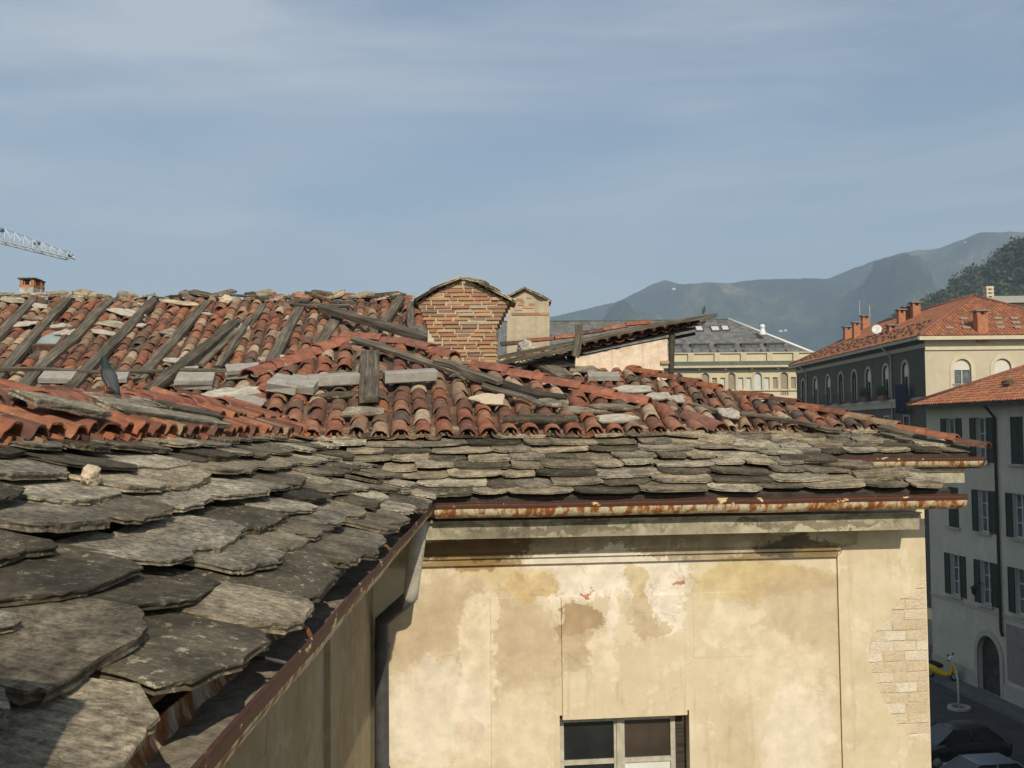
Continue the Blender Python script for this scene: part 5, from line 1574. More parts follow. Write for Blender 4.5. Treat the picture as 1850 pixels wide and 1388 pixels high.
far_tiles(RRF, roofR, 0, 2 * hw, lambda u: min(u, 2 * hw - u) / RRF.c, M['tile_far'], 0.27, 0.42, 4, 'front_tiles')
mb = MB(); A_ = Vector((xm, RY0 - E + hw, zt)); B_ = Vector((xm, RY1 + E - hw, zt))
for a, b in ((Vector((*c[0], RZ1 + .03)), A_), (Vector((*c[1], RZ1 + .03)), A_), (A_, B_), (Vector((*c[3], RZ1 + .03)), B_)): mb.tube([a + Vector((0, 0, .1)), b + Vector((0, 0, .1))], .16, 6)
mb.build('ridge_tiles', M['ridge_red'], roofR)
M['guard'] = mat_simple('grey snow stones', (0.3, 0.26, 0.2), 0.9, 0.3, 3)
mb = MB(); mb.box((-.5, 0, 0), (.5, 1, 1)); gm = mb.mesh('snow_guard', M['guard'])
mb = MB(); mb.box((-.5, 0, 0), (.5, 1, 1)); M['guard2'] = mat_simple('dark snow guards', (0.13, 0.075, 0.05), 0.9, 0.3, 3); gm2 = mb.mesh('snow_guard', M['guard2'])
r = random.Random(6)
for row, (w_, st) in enumerate(((1.0, 0.0), (1.9, 0.6), (2.8, 0.0))):
    u = 1.6 + st + w_
    while u < 2 * hw - 1.2 - w_:
        obj('snow_guard', gm, roofR, RRF.M @ T(u, w_, .14) @ SCL(.55, .3, .06)); u += 1.25
for w_ in (0.6, 1.2, 1.8, 2.4, 3.0):
    u = 1.5 + w_ + r.uniform(0, .8)
    while u < ln - 1.2 - w_:
        obj('snow_guard', gm2, roofR, RRL.M @ T(u, w_ + r.gauss(0, .1), .14) @ SCL(.3, .2, .12)); u += r.uniform(1.0, 1.9)
for px, py0, py1, wpx, Rr in ((1531, 590, 614, 12, RRL), (1547, 582, 612, 11, RRL), (1563, 570, 596, 12, RRL), (1628, 559, 587, 12, RRL), (1639, 554, 580, 13, RRL), (1654, 546, 574, 14, RRL), (1772, 561, 599, 19, RRF), (1611, 587, 600, 14, RRL)):
    p = Rr.pw(px, py1)
    top = at_y(px, py0, p.y).z
    hwid = wpx * p.y / FPX / 2
    mb = MB(); mb.box((-hwid, -hwid, -.8), (hwid, hwid, top - p.z - .35))
    for sx in (-1, 1):
        for sy in (-1, 1): mb.box((sx * hwid - (.16 if sx > 0 else 0), sy * hwid - (.16 if sy > 0 else 0), top - p.z - .35), (sx * hwid + (.16 if sx < 0 else 0), sy * hwid + (.16 if sy < 0 else 0), top - p.z - .1))
    ck = mb.build('chimney', M['farbrick'], roofR, T(p))
    mb = MB(); mb.box((-hwid - .14, -hwid - .14, top - p.z - .1), (hwid + .14, hwid + .14, top - p.z)); mb.build('chimney_cap', M['capstone'], roofR, T(p))
for px, a, b in ((1459, 665, 990), (1613, 628, 990)):
    y = RX0 * FPX / (px - 925)
    zt_ = RZ1 - .2
    mb = MB(); mb.tube([(RX0 - E - .05, y + .4, zt_), (RX0 - .3, y + .1, zt_ - .45), (RX0 - .1, y, zt_ - .8), (RX0 - .1, y, 0)], .075, 8); mb.build('downpipe', M['zinc'], houseR)
# dish, aerials, blue cloth, planter greenery on that house
p = RRL.pw(1584, 606)
dish = thing('satellite_dish', p, 'round white satellite dish on the orange roof', 'satellite dish')
q = at_y(1584, 596, p.y)
d = (Vector((-.35, -1, .25))).normalized(); sx_ = d.cross(Vector((0, 0, 1))).normalized(); sy_ = sx_.cross(d)
mb = MB(); mb.lathe([(0.0, .0), (.2, .02), (.36, .07), (.43, .11), (.42, .12), (.2, .035), (0.0, .015)], (0, 0, 0), 20, basis(q, sx_, sy_, d)); mb.build('reflector', M['white_metal'], dish)
mb = MB(); mb.tube([p - Vector((0, 0, .3)), q - d * .1], .035, 6); mb.tube([q - sy_ * .35, q + d * .5], .015, 5); mb.build('mount', M['zinc'], dish)
for (px, y0_, y1_, lb) in ((1554, 544, 598, 'taller thin roof aerial among the left chimneys'), (1572, 551, 594, 'shorter thin roof aerial right of the taller one')):
    p = RRL.pw(px, y1_); t_ = at_y(px, y0_, p.y).z - p.z
    an = thing('roof_aerial', p, lb, 'aerial', 'roof aerials')
    mb = MB(); mb.tube([p - Vector((0, 0, .3)), p + Vector((0, 0, t_))], .035, 6); mb.build('mast', M['zinc'], an)
    mb = MB(); b_ = p + Vector((0, 0, t_ - .05)); mb.tube([b_ + Vector((-.7, 0, 0)), b_ + Vector((.7, 0, 0))], .02, 5)
    for k in range(7): mb.tube([b_ + Vector((-.66 + k * .22, -.35, 0)), b_ + Vector((-.66 + k * .22, .35, 0))], .012, 4)
    mb.build('antenna', M['zinc'], an)
mb = MB(); n = 14; vs = []
for i in range(n + 1):
    for j in range(9):
        vs.append((RX0 - .55 + .07 * math.sin(i * 1.9) * (1 - j / 9.0), 77.3 + 2.3 * i / n, CZ + 1.1 + 2.2 * j / 8.0))
mb.add(vs, [(i * 9 + j, (i + 1) * 9 + j, (i + 1) * 9 + j + 1, i * 9 + j + 1) for i in range(n) for j in range(8)], True)
M['navy'] = mat_simple('navy cloth', (0.006, 0.009, 0.03), 0.9, 0.2, 4)
cl = mb.build('hanging_cloth', M['navy']); tag(cl, 'dark navy cloth hanging below the last shaded arched window', 'cloth')
md = cl.modifiers.new('t', 'SOLIDIFY'); md.thickness = .02
M['leaf'] = mat_simple('dark leaves', (0.045, 0.07, 0.03), 0.8, 0.4, 8)
def leaf_ball(mb, c, rad, n, s, r):
    for k in range(n):
        d = Vector((r.gauss(0, 1), r.gauss(0, 1), r.gauss(0, 1))).normalized()
        p = Vector(c) + Vector((d.x * rad[0], d.y * rad[1], d.z * rad[2])) * (r.random() ** .4)
        a = Vector((r.gauss(0, 1), r.gauss(0, 1), r.gauss(0, 1))).normalized(); b = a.cross(d)
        if b.length < 1e-3: continue
        b.normalize(); ss = s * r.uniform(.6, 1.3)
        mb.add([p + a * ss, p + b * ss * .7, p - a * ss, p - b * ss * .7], [(0, 1, 2, 3)])
for i, lb in ((5, 'leafy plant on the third balcony from the corner of the shaded side'), (6, 'leafy plant on the second balcony from the corner of the shaded side')):
    mb = MB(); leaf_ball(mb, (0, 0, .35), (.4, .75, .45), 260, .09, random.Random(i))
    pl_ = thing('balcony_plant', (RX0 - .35, wy[i], CZ + 2.33), lb, 'plant', 'balcony plants')
    mb.build('foliage', M['leaf'], pl_, T(RX0 - .35, wy[i], CZ + 2.6))
    mb = MB(); mb.box((-.15, -.6, 0), (.15, .6, .28)); mb.build('planter', M['tile_red'], pl_, T(RX0 - .35, wy[i], CZ + 2.33))

# ------------------------------------------------------------------ house S with shutters, on the street
SYAW = math.atan(0.096)
SU = Vector((math.sin(SYAW), -math.cos(SYAW), 0)); SN = Vector((math.cos(SYAW), math.sin(SYAW), 0))
SO = Vector((27.9 - .096 * 56.3, 56.3, 0))
MS = basis(SO, SU, SN, (0, 0, 1))
SW_, SZ = 34.0, CZ + 1.15
def su(Y): return (56.3 - Y) / math.cos(SYAW)
houseS = thing('shuttered_house', SO + SU * 10 + SN * 4, 'grey white street house with dark green shutters and a low tiled roof', 'building')
rows = [(-1.73, .46), (-5.15, -3.1), (-8.65, -6.55)]
cols = [53.7, 50.85, 47.9, 45.0, 42.1]
ops = []
for ri, (a, b) in enumerate(rows):
    for ci_, y in enumerate(cols):
        ops.append((su(y) - .5, su(y) + .5, CZ + a, CZ + b, False))
arch = (su(50.8) - 1.0, su(50.8) + 1.0, 0.05, 2.85, True)
facade(houseS, MS, SW_, 0, SZ, ops + [arch], M['whitewall'], dep=0.3)
def shutter(u0, u1, z0_, z1_, y):
    mb = MB(); mb.box((u0, y, z0_), (u0 + .07, y + .045, z1_)); mb.box((u1 - .07, y, z0_), (u1, y + .045, z1_))
    nz = 14; st = (z1_ - z0_) / nz
    for k in range(nz): mb.box((u0 + .069, y + .012, z0_ + k * st + .01), (u1 - .069, y + .04, z0_ + k * st + st - .02))
    mb.box((u0 + .069, y + .028, z0_), (u1 - .069, y + .036, z1_))
    mb.build('shutter', M['shutter'], houseS, MS)
for k, o in enumerate(ops):
    a, b, zl, zh, _ = o
    ri, ci_ = divmod(k, 5)
    window(houseS, MS, o, M['glassblue'], M['frame_w'], trans=(zl + .7, zl + 1.4))
    mb = MB(); mb.box((a - .16, -.14, zl - .1), (b + .16, 0.0, zl - .002)); mb.build('sill', M['trimgrey'], houseS, MS)
    if (ri, ci_) in ((0, 2), (1, 0)):
        shutter(a + .0, (a + b) / 2 - .004, zl, zh, -.01); shutter((a + b) / 2 + .004, b, zl, zh, -.01)
    else:
        shutter(a - .53, a - .02, zl, zh, -.055); shutter(b + .02, b + .53, zl, zh, -.055)
mb = MB(); mb.prism(win_poly(*arch), .22, .28, 'y'); dr = mb.build('arched_door', M['wood_dark'], houseS, MS)
mb = MB(); n = 14
ou, inn = win_poly(arch[0] - .28, arch[1] + .28, 0.02, 3.13, True), win_poly(*arch)
inn[0] = (inn[0][0], .02); inn[1] = (inn[1][0], .02)
m = len(ou)
vs = [(x, -.07, z) for x, z in ou] + [(x, -.07, z) for x, z in inn] + [(x, .001, z) for x, z in ou] + [(x, .03, z) for x, z in inn]
fs = []
for q in range(1, m):
    p_ = (q + 1) % m
    fs += [(q, p_, m + p_, m + q), (q, q + 2 * m, p_ + 2 * m, p_), (m + q, m + p_, 3 * m + p_, 3 * m + q)]
mb.add(vs, fs); mb.build('door_surround', M['trimgrey'], houseS, MS)
mb = MB(); mb.box((0, -.05, CZ - 9.0), (SW_, .01, CZ - 8.86)); mb.build('string_course', M['trimgrey'], houseS, MS)
mb = MB(); mb.box((0, -.06, 0), (arch[0] - .29, .01, .9)); mb.box((arch[1] + .29, -.06, 0), (SW_, .01, .9)); mb.build('plinth', M['trimgrey'], houseS, MS)
mb = MB(); mb.box((su(49.2), -.05, CZ - 11.9), (su(45.5), .01, CZ - 9.25)); mb.build('stone_cladding', M['capstone'], houseS, MS)
y = 49.55
mb = MB(); mb.tube([(su(y), -.6, SZ - .1), (su(y), -.3, SZ - .45), (su(y), -.1, SZ - .7), (su(y), -.1, 3.4), (su(y) + .12, -.1, 3.1)], .07, 8); mb.build('downpipe', M['shutter'], houseS, MS)
mb = MB(); mb.box((0.02, .31, 0), (SW_, 9, SZ - .05)); mb.build('rear_walls', M['whitewall'], houseS, MS)
so = SO - SU * .7 - SN * .7
RS = Roof((so.x, so.y, SZ), SYAW, 0.42, 'left')
sl_, shw = SW_ + 1.0, 5.2
mb = MB(); mb.add([(0, 0, 0), (sl_, 0, 0), (sl_, shw / RS.c, 0), (shw, shw / RS.c, 0)], [(0, 1, 2, 3)])
P_ = lambda u, v_, z_: RS.M.inverted() @ (RS.o + RS.U * u + RS.N * v_ + Vector((0, 0, z_)))
mb.add([P_(0, 0, 0), P_(shw, shw, shw * .42), P_(0, 2 * shw, 0)], [(0, 1, 2)]); mb.add([P_(shw, shw, shw * .42), P_(sl_, shw, shw * .42), P_(sl_, 2 * shw, 0), P_(0, 2 * shw, 0)], [(0, 1, 2, 3)])
roofS = mb.build('roof', M['farbrick'], houseS, RS.M)
far_tiles(RS, roofS, 0, sl_, lambda u: min(u, shw) / RS.c, M['tile_far'], 0.24, 0.36, 14)
mb = MB(); mb.add([P_(-.02, -.02, -.12), P_(sl_, -.02, -.12), P_(sl_, 1.0, -.12), P_(-.02, 1.0, -.12)], [(3, 2, 1, 0)]); mb.add([P_(-.02, -.03, -.16), P_(sl_, -.03, -.16), P_(sl_, -.03, .02), P_(-.02, -.03, .02)], [(0, 1, 2, 3)])
mb.build('eave_board', M['wood_dark'], houseS, RS.M)
mb = MB(); mb.tube([RS.pt(0, 0, .1), RS.pt(shw, shw / RS.c, .12)], .14, 6); mb.build('hip_tiles', M['ridge_red'], roofS)
for (u, w_) in ((6.2, 2.2), (7.6, 2.9), (8.5, 3.2), (6.9, 1.8)): obj('snow_guard', gm2, roofS, RS.M @ T(u, w_, .15) @ SCL(.6, .3, .1))
# wall lantern
lp = MS @ Vector((su(51.1), -.5, CZ - 8.05))
ln_ = thing('wall_lantern', lp, 'small iron lantern on the shuttered house above the arched door', 'lantern')
mb = MB(); mb.lathe([(.02, .32), (.05, .3), (.2, .2), (.2, .17), (.15, .17), (.1, -.12), (.03, -.16), (.0, -.18)], lp, 8, smooth=False); mb.build('lamp_head', M['shutter'], ln_)
mb = MB(); w0_ = MS @ Vector((su(51.1), 0, CZ - 7.7)); mb.tube([w0_, w0_.lerp(lp + Vector((0, 0, .5)), .6), lp + Vector((0, 0, .3))], .025, 6); mb.build('bracket', M['shutter'], ln_)
# unseen house added to shade the street, beyond the right edge of the picture
nb = thing('shade_house', (21.5, 20, 0), 'added tall plain house off to the right, shading the street', 'building')
mb = MB(); mb.box((15.2, 11, 0), (27, 27, 17)); mb.build('wall', M['whitewall'], nb)
mb = MB(); mb.add([(14.8, 10.6, 17), (27.4, 10.6, 17), (27.4, 27.4, 17), (14.8, 27.4, 17), (21, 15, 20), (21, 23, 20)], [(0, 1, 4), (1, 2, 5, 4), (2, 3, 5), (3, 0, 4, 5), (3, 2, 1, 0)]); mb.build('roof', M['farbrick'], nb)
# pavement with a kerb along house S
kb = [MS @ Vector((u, v_, 0)) for u, v_ in ((0, 0), (SW_, 0), (SW_, -1.3), (0, -1.3))]
mb = MB(); mb.prism([(p.x, p.y) for p in kb][::-1], 0.0, 0.13); o = mb.build('pavement', M['paving']); tag(o, kind='structure')

# ------------------------------------------------------------------ far yellow palazzo
YY = 130.0
houseY = thing('yellow_palazzo', (16, YY, 0), 'far pale yellow palazzo with rows of arched windows under a dark slate roof', 'building')
def yz(py, px=1320, y=YY): return at_y(px, py, y).z
def yx(px, y=YY): return at_y(px, 690, y).x
YX0, YX1 = yx(905), yx(1476)
MY = basis((YX0, YY, 0), (1, 0, 0), (0, 1, 0), (0, 0, 1))
ztop = yz(637); zc0 = yz(661)
ops, kinds = [], []
bays = [1322 + 47.5 * k for k in range(-8, 4)]
for i, b in enumerate(bays):
    x = yx(b) - YX0
    if x < 1.5 or x > YX1 - YX0 - 1.2: continue
    ops.append((x - .47, x + .47, yz(705), yz(673.5), True)); kinds.append((i, 'a'))
    for sgn in (-1, 1): ops.append((x + sgn * 1.14 - .31, x + sgn * 1.14 + .31, yz(704), yz(682.5), False)); kinds.append((i, 'r'))
    ops.append((x - .4, x + .4, yz(751), yz(738), False)); kinds.append((i, 'l'))
facade(houseY, MY, YX1 - YX0, 0, ztop, ops, M['yellow'], dep=.35)
for (i, k), o in zip(kinds, ops):
    gl = M['blindbrown'] if i in (5, 6, 7, 10) else M['glassblue']
    if i in (8, 9): gl = M['blindpale']
    if k == 'a' and i == 8: gl = M['blindbrown']
    window(houseY, MY, o, gl, M['yellowtrim'], mull=False, dep=.2, surround=M['yellowtrim'] if k == 'a' else None, sw=.24)
    if k == 'a':
        mb = MB()
        for q in range(5): mb.box((o[0] - .02 + q * .22, -.02, yz(715)), (o[0] + .09 + q * .22, .06, yz(707.5)))
        mb.build('balustrade', M['yellowtrim'], houseY, MY)
        mb = MB(); mb.box((o[0] - .05, -.004, yz(715.2)), (o[1] + .08, .0, yz(707.2))); mb.build('balustrade_painted_shade', M['wood_dark'], houseY, MY)  # dark sheet standing in for the shade between the balusters
L_ = YX1 - YX0
for nm, pa_, pb_, out, mt in (('parapet_coping', 639, 637, .22, 'yellowtrim'), ('copper_gutter', 661, 653.5, .75, 'green_copper'), ('cornice', 665, 661.2, .9, 'yellowtrim'), ('frieze', 669, 665.3, .25, 'capstone'), ('sill_course', 707, 705.5, .2, 'yellowtrim'), ('string_course', 721.5, 719.5, .25, 'yellowtrim'), ('string_course', 735, 734, .1, 'yellowtrim')):
    mb = MB(); mb.box((-.1, -out, yz(pa_)), (L_ + .1, -.002, yz(pb_))); mb.build(nm, M[mt], houseY, MY)
for b in bays:
    x = yx(b - 26) - YX0
    if 0.4 < x < L_ - .4:
        mb = MB(); mb.box((x - .36, -.3, yz(653)), (x + .36, -.003, yz(638.6))); mb.build('pedestal', M['yellowtrim'], houseY, MY)
        mb = MB()
    mb = MB(); x2 = yx(b - 12) - YX0; mb.box((x2 - .12, -.6, yz(668.5)), (x2 + .12, -.26, yz(665.6))); mb.build('bracket', M['yellowtrim'], houseY, MY)
YR = 138.5
zr = at_y(1318, 578, YR).z
xr1 = yx(1318, YR)
mb = MB(); e0 = yz(640)
mb.add([(YX0, YY + .4, e0), (YX1 - .2, YY + .4, e0), (xr1, YR, zr), (YX0, YR, zr), (YX1 - .2, YR * 2 - YY, e0), (YX0, YR * 2 - YY, e0)], [(0, 1, 2, 3), (1, 4, 2), (4, 5, 3, 2)])
roofY = mb.build('roof', M['slatefar'], houseY)
mb = MB(); mb.box((0.01, .4, 0), (L_ - .01, 16.5, e0 - .1)); mb.build('rear_walls', M['yellow'], houseY, MY)
mb = MB(); mb.tube([(YX1 - .2, YY + .4, e0 + .1), (xr1, YR, zr + .12)], .17, 6); mb.build('hip_flashing', M['white_metal'], roofY)
mb = MB(); mb.tube([(YX0, YR, zr + .05), (xr1, YR, zr + .05)], .12, 6); mb.build('ridge_capping', M['green_copper'], roofY)
class RP: pass
sly = (zr - e0) / (YR - YY - .4)
RYF = Roof((YX0, YY + .4, e0), 0, sly)
for px, py, wp in ((1224, 595, 13), (1263, 594.5, 15), (1292, 594.5, 17), (1310, 593.5, 15)):
    u, w_ = RYF.pix(px, py); hw_ = wp / 14.0 / 2
    mb = MB()
    for (a, b, c_, d_) in ((-hw_, hw_, -.75, -.6), (-hw_, hw_, .6, .75), (-hw_, -hw_ + .12, -.6, .6), (hw_ - .12, hw_, -.6, .6)): mb.box((a, c_, 0), (b, d_, .14))
    s_ = mb.build('skylight', M['darkmetal'], roofY, RYF.M @ T(u, w_, 0)); mb = MB(); mb.box((-hw_ + .121, -.599, .04), (hw_ - .121, .599, .1)); mb.build('skylight_pane', M['blindpale'], roofY, RYF.M @ T(u, w_, 0))
for px in (1222, 1271, 1317.5, 1364, 1409):
    u = yx(px) - YX0; hw_ = 1.15
    mb = MB()
    for sx in (-1, 1):
        mb.prism([(-.2, .0), (2.6, 1.55), (2.6, 1.75), (-.2, .3)], sx * hw_ - .12, sx * hw_ + .12, 'x')
    mb.box((-hw_, 1.2, .2), (hw_, 1.3, 1.6)); mb.box((-hw_ - .1, 1.1, 1.55), (hw_ + .1, 3.0, 1.7))
    dm = mb.build('roof_terrace', M['darkmetal'], roofY, T(YX0 + u, YY + .6, e0 - .15))
    mb = MB(); mb.box((-.8, 1.1, .35), (-.05, 1.19, 1.4)); mb.box((.05, 1.1, .35), (.8, 1.19, 1.4)); mb.build('terrace_glass', M['glassblue'], roofY, T(YX0 + u, YY + .6, e0 - .15))
p = at_y(1377.5, 601, YY + 3.5)
mb = MB(); mb.lathe([(.42, -.3), (.42, .2), (.3, .3), (.3, .62), (.36, .68), (.34, .9), (.2, 1.06), (0, 1.1)], p, 12); mb.build('roof_vent', M['white_metal'], roofY)

# ------------------------------------------------------------------ chimneys behind the rear ridge, house and tower behind the orange roof
for (px, ya, yb, wp, lb) in ((54, 504, 546, 26, 'brick topped chimney'), (71, 508, 546, 13, 'narrow brick topped chimney')):
    y = 24.2 if wp > 20 else 25.2
    a, b = at_y(px, yb, y), at_y(px, ya, y); h_ = b.z - a.z; s_ = wp * y / FPX / 2
    mb = MB(); mb.box((-s_, -s_, -1.2), (s_, s_, h_ * .6)); ck = mb.build('chimney', M['paleslab'], wingF, T(a)); tag(ck, lb)
    mb = MB(); t_ = s_ * .45
    for sx in (-1, 1):
        for sy in (-1, 1): mb.box((min(sx * s_, sx * (s_ - t_)), min(sy * s_, sy * (s_ - t_)), h_ * .7), (max(sx * s_, sx * (s_ - t_)), max(sy * s_, sy * (s_ - t_)), h_ * .94))
    mb.box((-s_ * 1.03, -s_ * 1.03, h_ * .6), (s_ * 1.03, s_ * 1.03, h_ * .7)); mb.build('chimney_head', M['farbrick'], ck, T(a))
    mb = MB(); mb.box((-s_ * 1.2, -s_ * 1.2, h_ * .94), (s_ * 1.2, s_ * 1.2, h_)); mb.build('chimney_cap', M['wood_dark'], ck, T(a))
y = 118.0
a, b = at_y(1787, 560, y), at_y(1787, 518, y)
tw = thing('flue_tower', (a.x, a.y, 0), 'pale slotted flue tower behind the orange roof', 'chimney')
mb = MB(); h_ = b.z; s_ = .42
mb.box((-s_, -s_, 0), (s_, s_, h_ - 1.3)); mb.build('shaft', M['trimgrey'], tw, T(a.x, a.y, 0))
mb = MB()
for k in range(3): mb.box((-s_, -s_, h_ - 1.3 + .44 * k + .14), (s_, s_, h_ - 1.3 + .44 * k + .42))
for sx in (-1, 1):
    for sy in (-1, 1): mb.box((sx * (s_ - .13) - .1, sy * (s_ - .13) - .1, h_ - 1.31), (sx * (s_ - .13) + .1, sy * (s_ - .13) + .1, h_))
mb.build('slotted_head', M['creamtrim'], tw, T(a.x, a.y, 0))
a = at_y(1812, 560, 150); 
hh_ = thing('hillside_house', (a.x + 5, a.y, 0), 'low pale house at the foot of the wooded hill, behind the orange roof', 'building')
mb = MB(); mb.box((a.x, a.y, 0), (a.x + 12, a.y + 8, at_y(1812, 549, 150).z)); mb.build('wall', M['cream'], hh_)
zt_ = at_y(1812, 549, 150).z
mb = MB(); mb.prism([(a.y - 1.2, zt_), (a.y + 4, zt_ + 1.4), (a.y + 9.2, zt_), (a.y + 9.2, zt_ + .25), (a.y + 4, zt_ + 1.65), (a.y - 1.2, zt_ + .25)][::-1], a.x - 1, a.x + 13, 'x'); mb.build('roof', M['trimgrey'], hh_)
for k in range(3):
    mb = MB(); mb.box((a.x + 1.2 + 3.4 * k, a.y - .06, zt_ - 2.4), (a.x + 3.2 + 3.4 * k, a.y + .01, zt_ - .5)); mb.build('window', M['glass_dark'], hh_)

# ------------------------------------------------------------------ tower crane
M['crane'] = mat_simple('white crane paint', (0.68, 0.69, 0.68), 0.6, 0.06, 1)
M['blue'] = mat_simple('blue fittings', (0.06, 0.13, 0.3), 0.6, 0.1, 1)
tip = at_y(128, 469, 95); jz_ = tip.z
mid_ = at_y(0, 436.5, 86.0); dj = (Vector((mid_.x, mid_.y, jz_)) - tip); dj.z = 0; dj.normalize()
root = tip + dj * 30
crane = thing('tower_crane', (root.x, root.y, 0), 'white lattice crane jib with blue fittings against the sky', 'crane')
sd = dj.cross(Vector((0, 0, 1))).normalized()
mb = MB(); n = 26
def jp(t, k):
    base = tip + dj * (30 * t); hgt = .62 + .95 * min(1, t * 2.2)
    return base + (Vector((0, 0, hgt)) if k == 2 else sd * ((-.45, .45)[k]))
for k in range(3): mb.tube([jp(i / n, k) for i in range(n + 1)], .06 if k < 2 else .045, 5)
for i in range(n):
    t0_, t1_ = i / n, (i + 1) / n
    for k in (0, 1): mb.tube([jp(t0_, k), jp((t0_ + t1_) / 2, 2)], .035, 4); mb.tube([jp((t0_ + t1_) / 2, 2), jp(t1_, k)], .03, 4)
    mb.tube([jp(t0_, 0), jp(t0_, 1)], .03, 4)
mb.tube([jp(0, 0), jp(0, 2)], .05, 4); mb.tube([jp(0, 1), jp(0, 2)], .05, 4)
mb.build('jib', M['crane'], crane)
for t in (0.0, .155, .305):
    q = jp(t, 2) - Vector((0, 0, .28)); mb = MB(); mb.box((q.x - .2, q.y - .2, q.z - .1), (q.x + .2, q.y + .2, q.z + .12)); mb.build('jib_fitting', M['blue'], crane)
mb = MB()
for sx in (-.7, .7):
    for sy in (-.7, .7): mb.tube([(root.x + sx, root.y + sy, 0), (root.x + sx, root.y + sy, jz_ + 6)], .09, 5)
for k in range(24):
    zz = k * (jz_ + 6) / 24; z2 = zz + (jz_ + 6) / 24
    mb.tube([(root.x - .7, root.y - .7, zz), (root.x + .7, root.y - .7, z2)], .04, 4); mb.tube([(root.x + .7, root.y + .7, zz), (root.x - .7, root.y + .7, z2)], .04, 4); mb.tube([(root.x + .7, root.y - .7, zz), (root.x + .7, root.y + .7, z2)], .04, 4); mb.tube([(root.x - .7, root.y + .7, zz), (root.x - .7, root.y - .7, z2)], .04, 4)
mb.build('mast', M['crane'], crane)
mb = MB(); mb.tube([jp(.6, 2), Vector((root.x, root.y, jz_ + 6))], .04, 4); mb.build('tie_bar', M['crane'], crane)

# ------------------------------------------------------------------ street things: scooter, sign post, cars
M['scoot'] = mat_simple('yellow scooter paint', (0.62, 0.43, 0.02), 0.35, 0.05, 4)
M['rubber'] = mat_simple('black rubber', (0.015, 0.015, 0.015), 0.8, 0.1, 6)
sp_ = at_z(1712, 1232, 0.0); sp_ = Vector((min(sp_.x, (SO + SU * su(sp_.y)).x - .9), sp_.y, .13))
scd = thing('scooter', sp_, 'bright yellow scooter parked against the shuttered house', 'scooter')
yw = math.atan2(SU.y, SU.x) + math.radians(40)
MSc = T(sp_) @ RZ(yw)
for x in (-.62, .62):
    mb = MB(); mb.lathe([(.13, -.055), (.2, -.06), (.235, -.03), (.235, .03), (.2, .06), (.13, .055)], (0, 0, 0), 16, T(x, 0, .235) @ RX(math.pi / 2)); w_ = mb.build('wheel', M['rubber'], scd, MSc)
    mb = MB(); mb.lathe([(0, -.04), (.13, -.045), (.13, .045), (0, .04)], (0, 0, 0), 12, T(x, 0, .235) @ RX(math.pi / 2)); mb.build('rim', M['zinc'], w_, MSc)
mb = MB(); mb.tube([(-.95, 0, .62), (-.75, 0, .6), (-.45, 0, .5), (-.15, 0, .36), (.1, 0, .28), (.35, 0, .3)], [.08, .2, .24, .19, .13, .12], 10); mb.build('body', M['scoot'], scd, MSc)
mb = MB(); mb.prism([(.33, .28), (.5, .3), (.62, .6), (.56, .98), (.5, 1.0), (.44, .6)], -.2, .2, 'y'); mb.build('leg_shield', M['scoot'], scd, MSc)
mb = MB(); mb.tube([(.5, 0, .5), (.62, 0, .45), (.78, 0, .44), (.86, 0, .36)], [.1, .12, .11, .06], 8); mb.build('front_mudguard', M['scoot'], scd, MSc)
mb = MB(); mb.tube([(-.85, 0, .78), (-.5, 0, .76), (-.1, 0, .7), (.05, 0, .66)], [.09, .14, .13, .08], 8); mb.build('saddle', M['rubber'], scd, MSc)
mb = MB(); mb.tube([(.42, -.36, 1.08), (.48, -.18, 1.06), (.5, 0, 1.02), (.48, .18, 1.06), (.42, .36, 1.08)], [.025, .03, .08, .03, .025], 8); mb.build('handlebar', M['rubber'], scd, MSc)
mb = MB(); mb.lathe([(0, .06), (.07, .05), (.09, 0), (.05, -.05)], (0, 0, 0), 12, T(.58, 0, 1.0) @ RY(math.pi / 2)); mb.build('headlight', M['white_metal'], scd, MSc)
for sy in (-1, 1):
    mb = MB(); mb.tube([(.46, sy * .24, 1.07), (.44, sy * .3, 1.28)], .012, 5); mb.box((.43, sy * .3 - .07, 1.26), (.46, sy * .3 + .07, 1.36)); mb.build('mirror', M['rubber'], scd, MSc)
lp = at_z(1733, 1281, 0.01)
post = thing('bent_post', lp, 'pale thin bent post in a round kerb on the dark street', 'post')
k_ = lp.y / FPX
mb = MB(); mb.tube([lp, lp + Vector((-.03, 0, 1.4)), lp + Vector((-.1, 0, 1.75)), lp + Vector((-.26, 0, 2.15)), lp + Vector((-.3, 0, 2.3))], [.055, .05, .05, .05, .05], 8); mb.build('pole', M['white_metal'], post)
mb = MB(); mb.box((lp.x - .4, lp.y - .08, 2.24), (lp.x - .2, lp.y + .08, 2.4)); mb.build('head', M['white_metal'], post)
mb = MB(); mb.lathe([(.36, 0), (.36, .12), (.5, .12), (.52, 0)], lp, 18, smooth=False); mb.build('ring_kerb', M['trimgrey'], post)
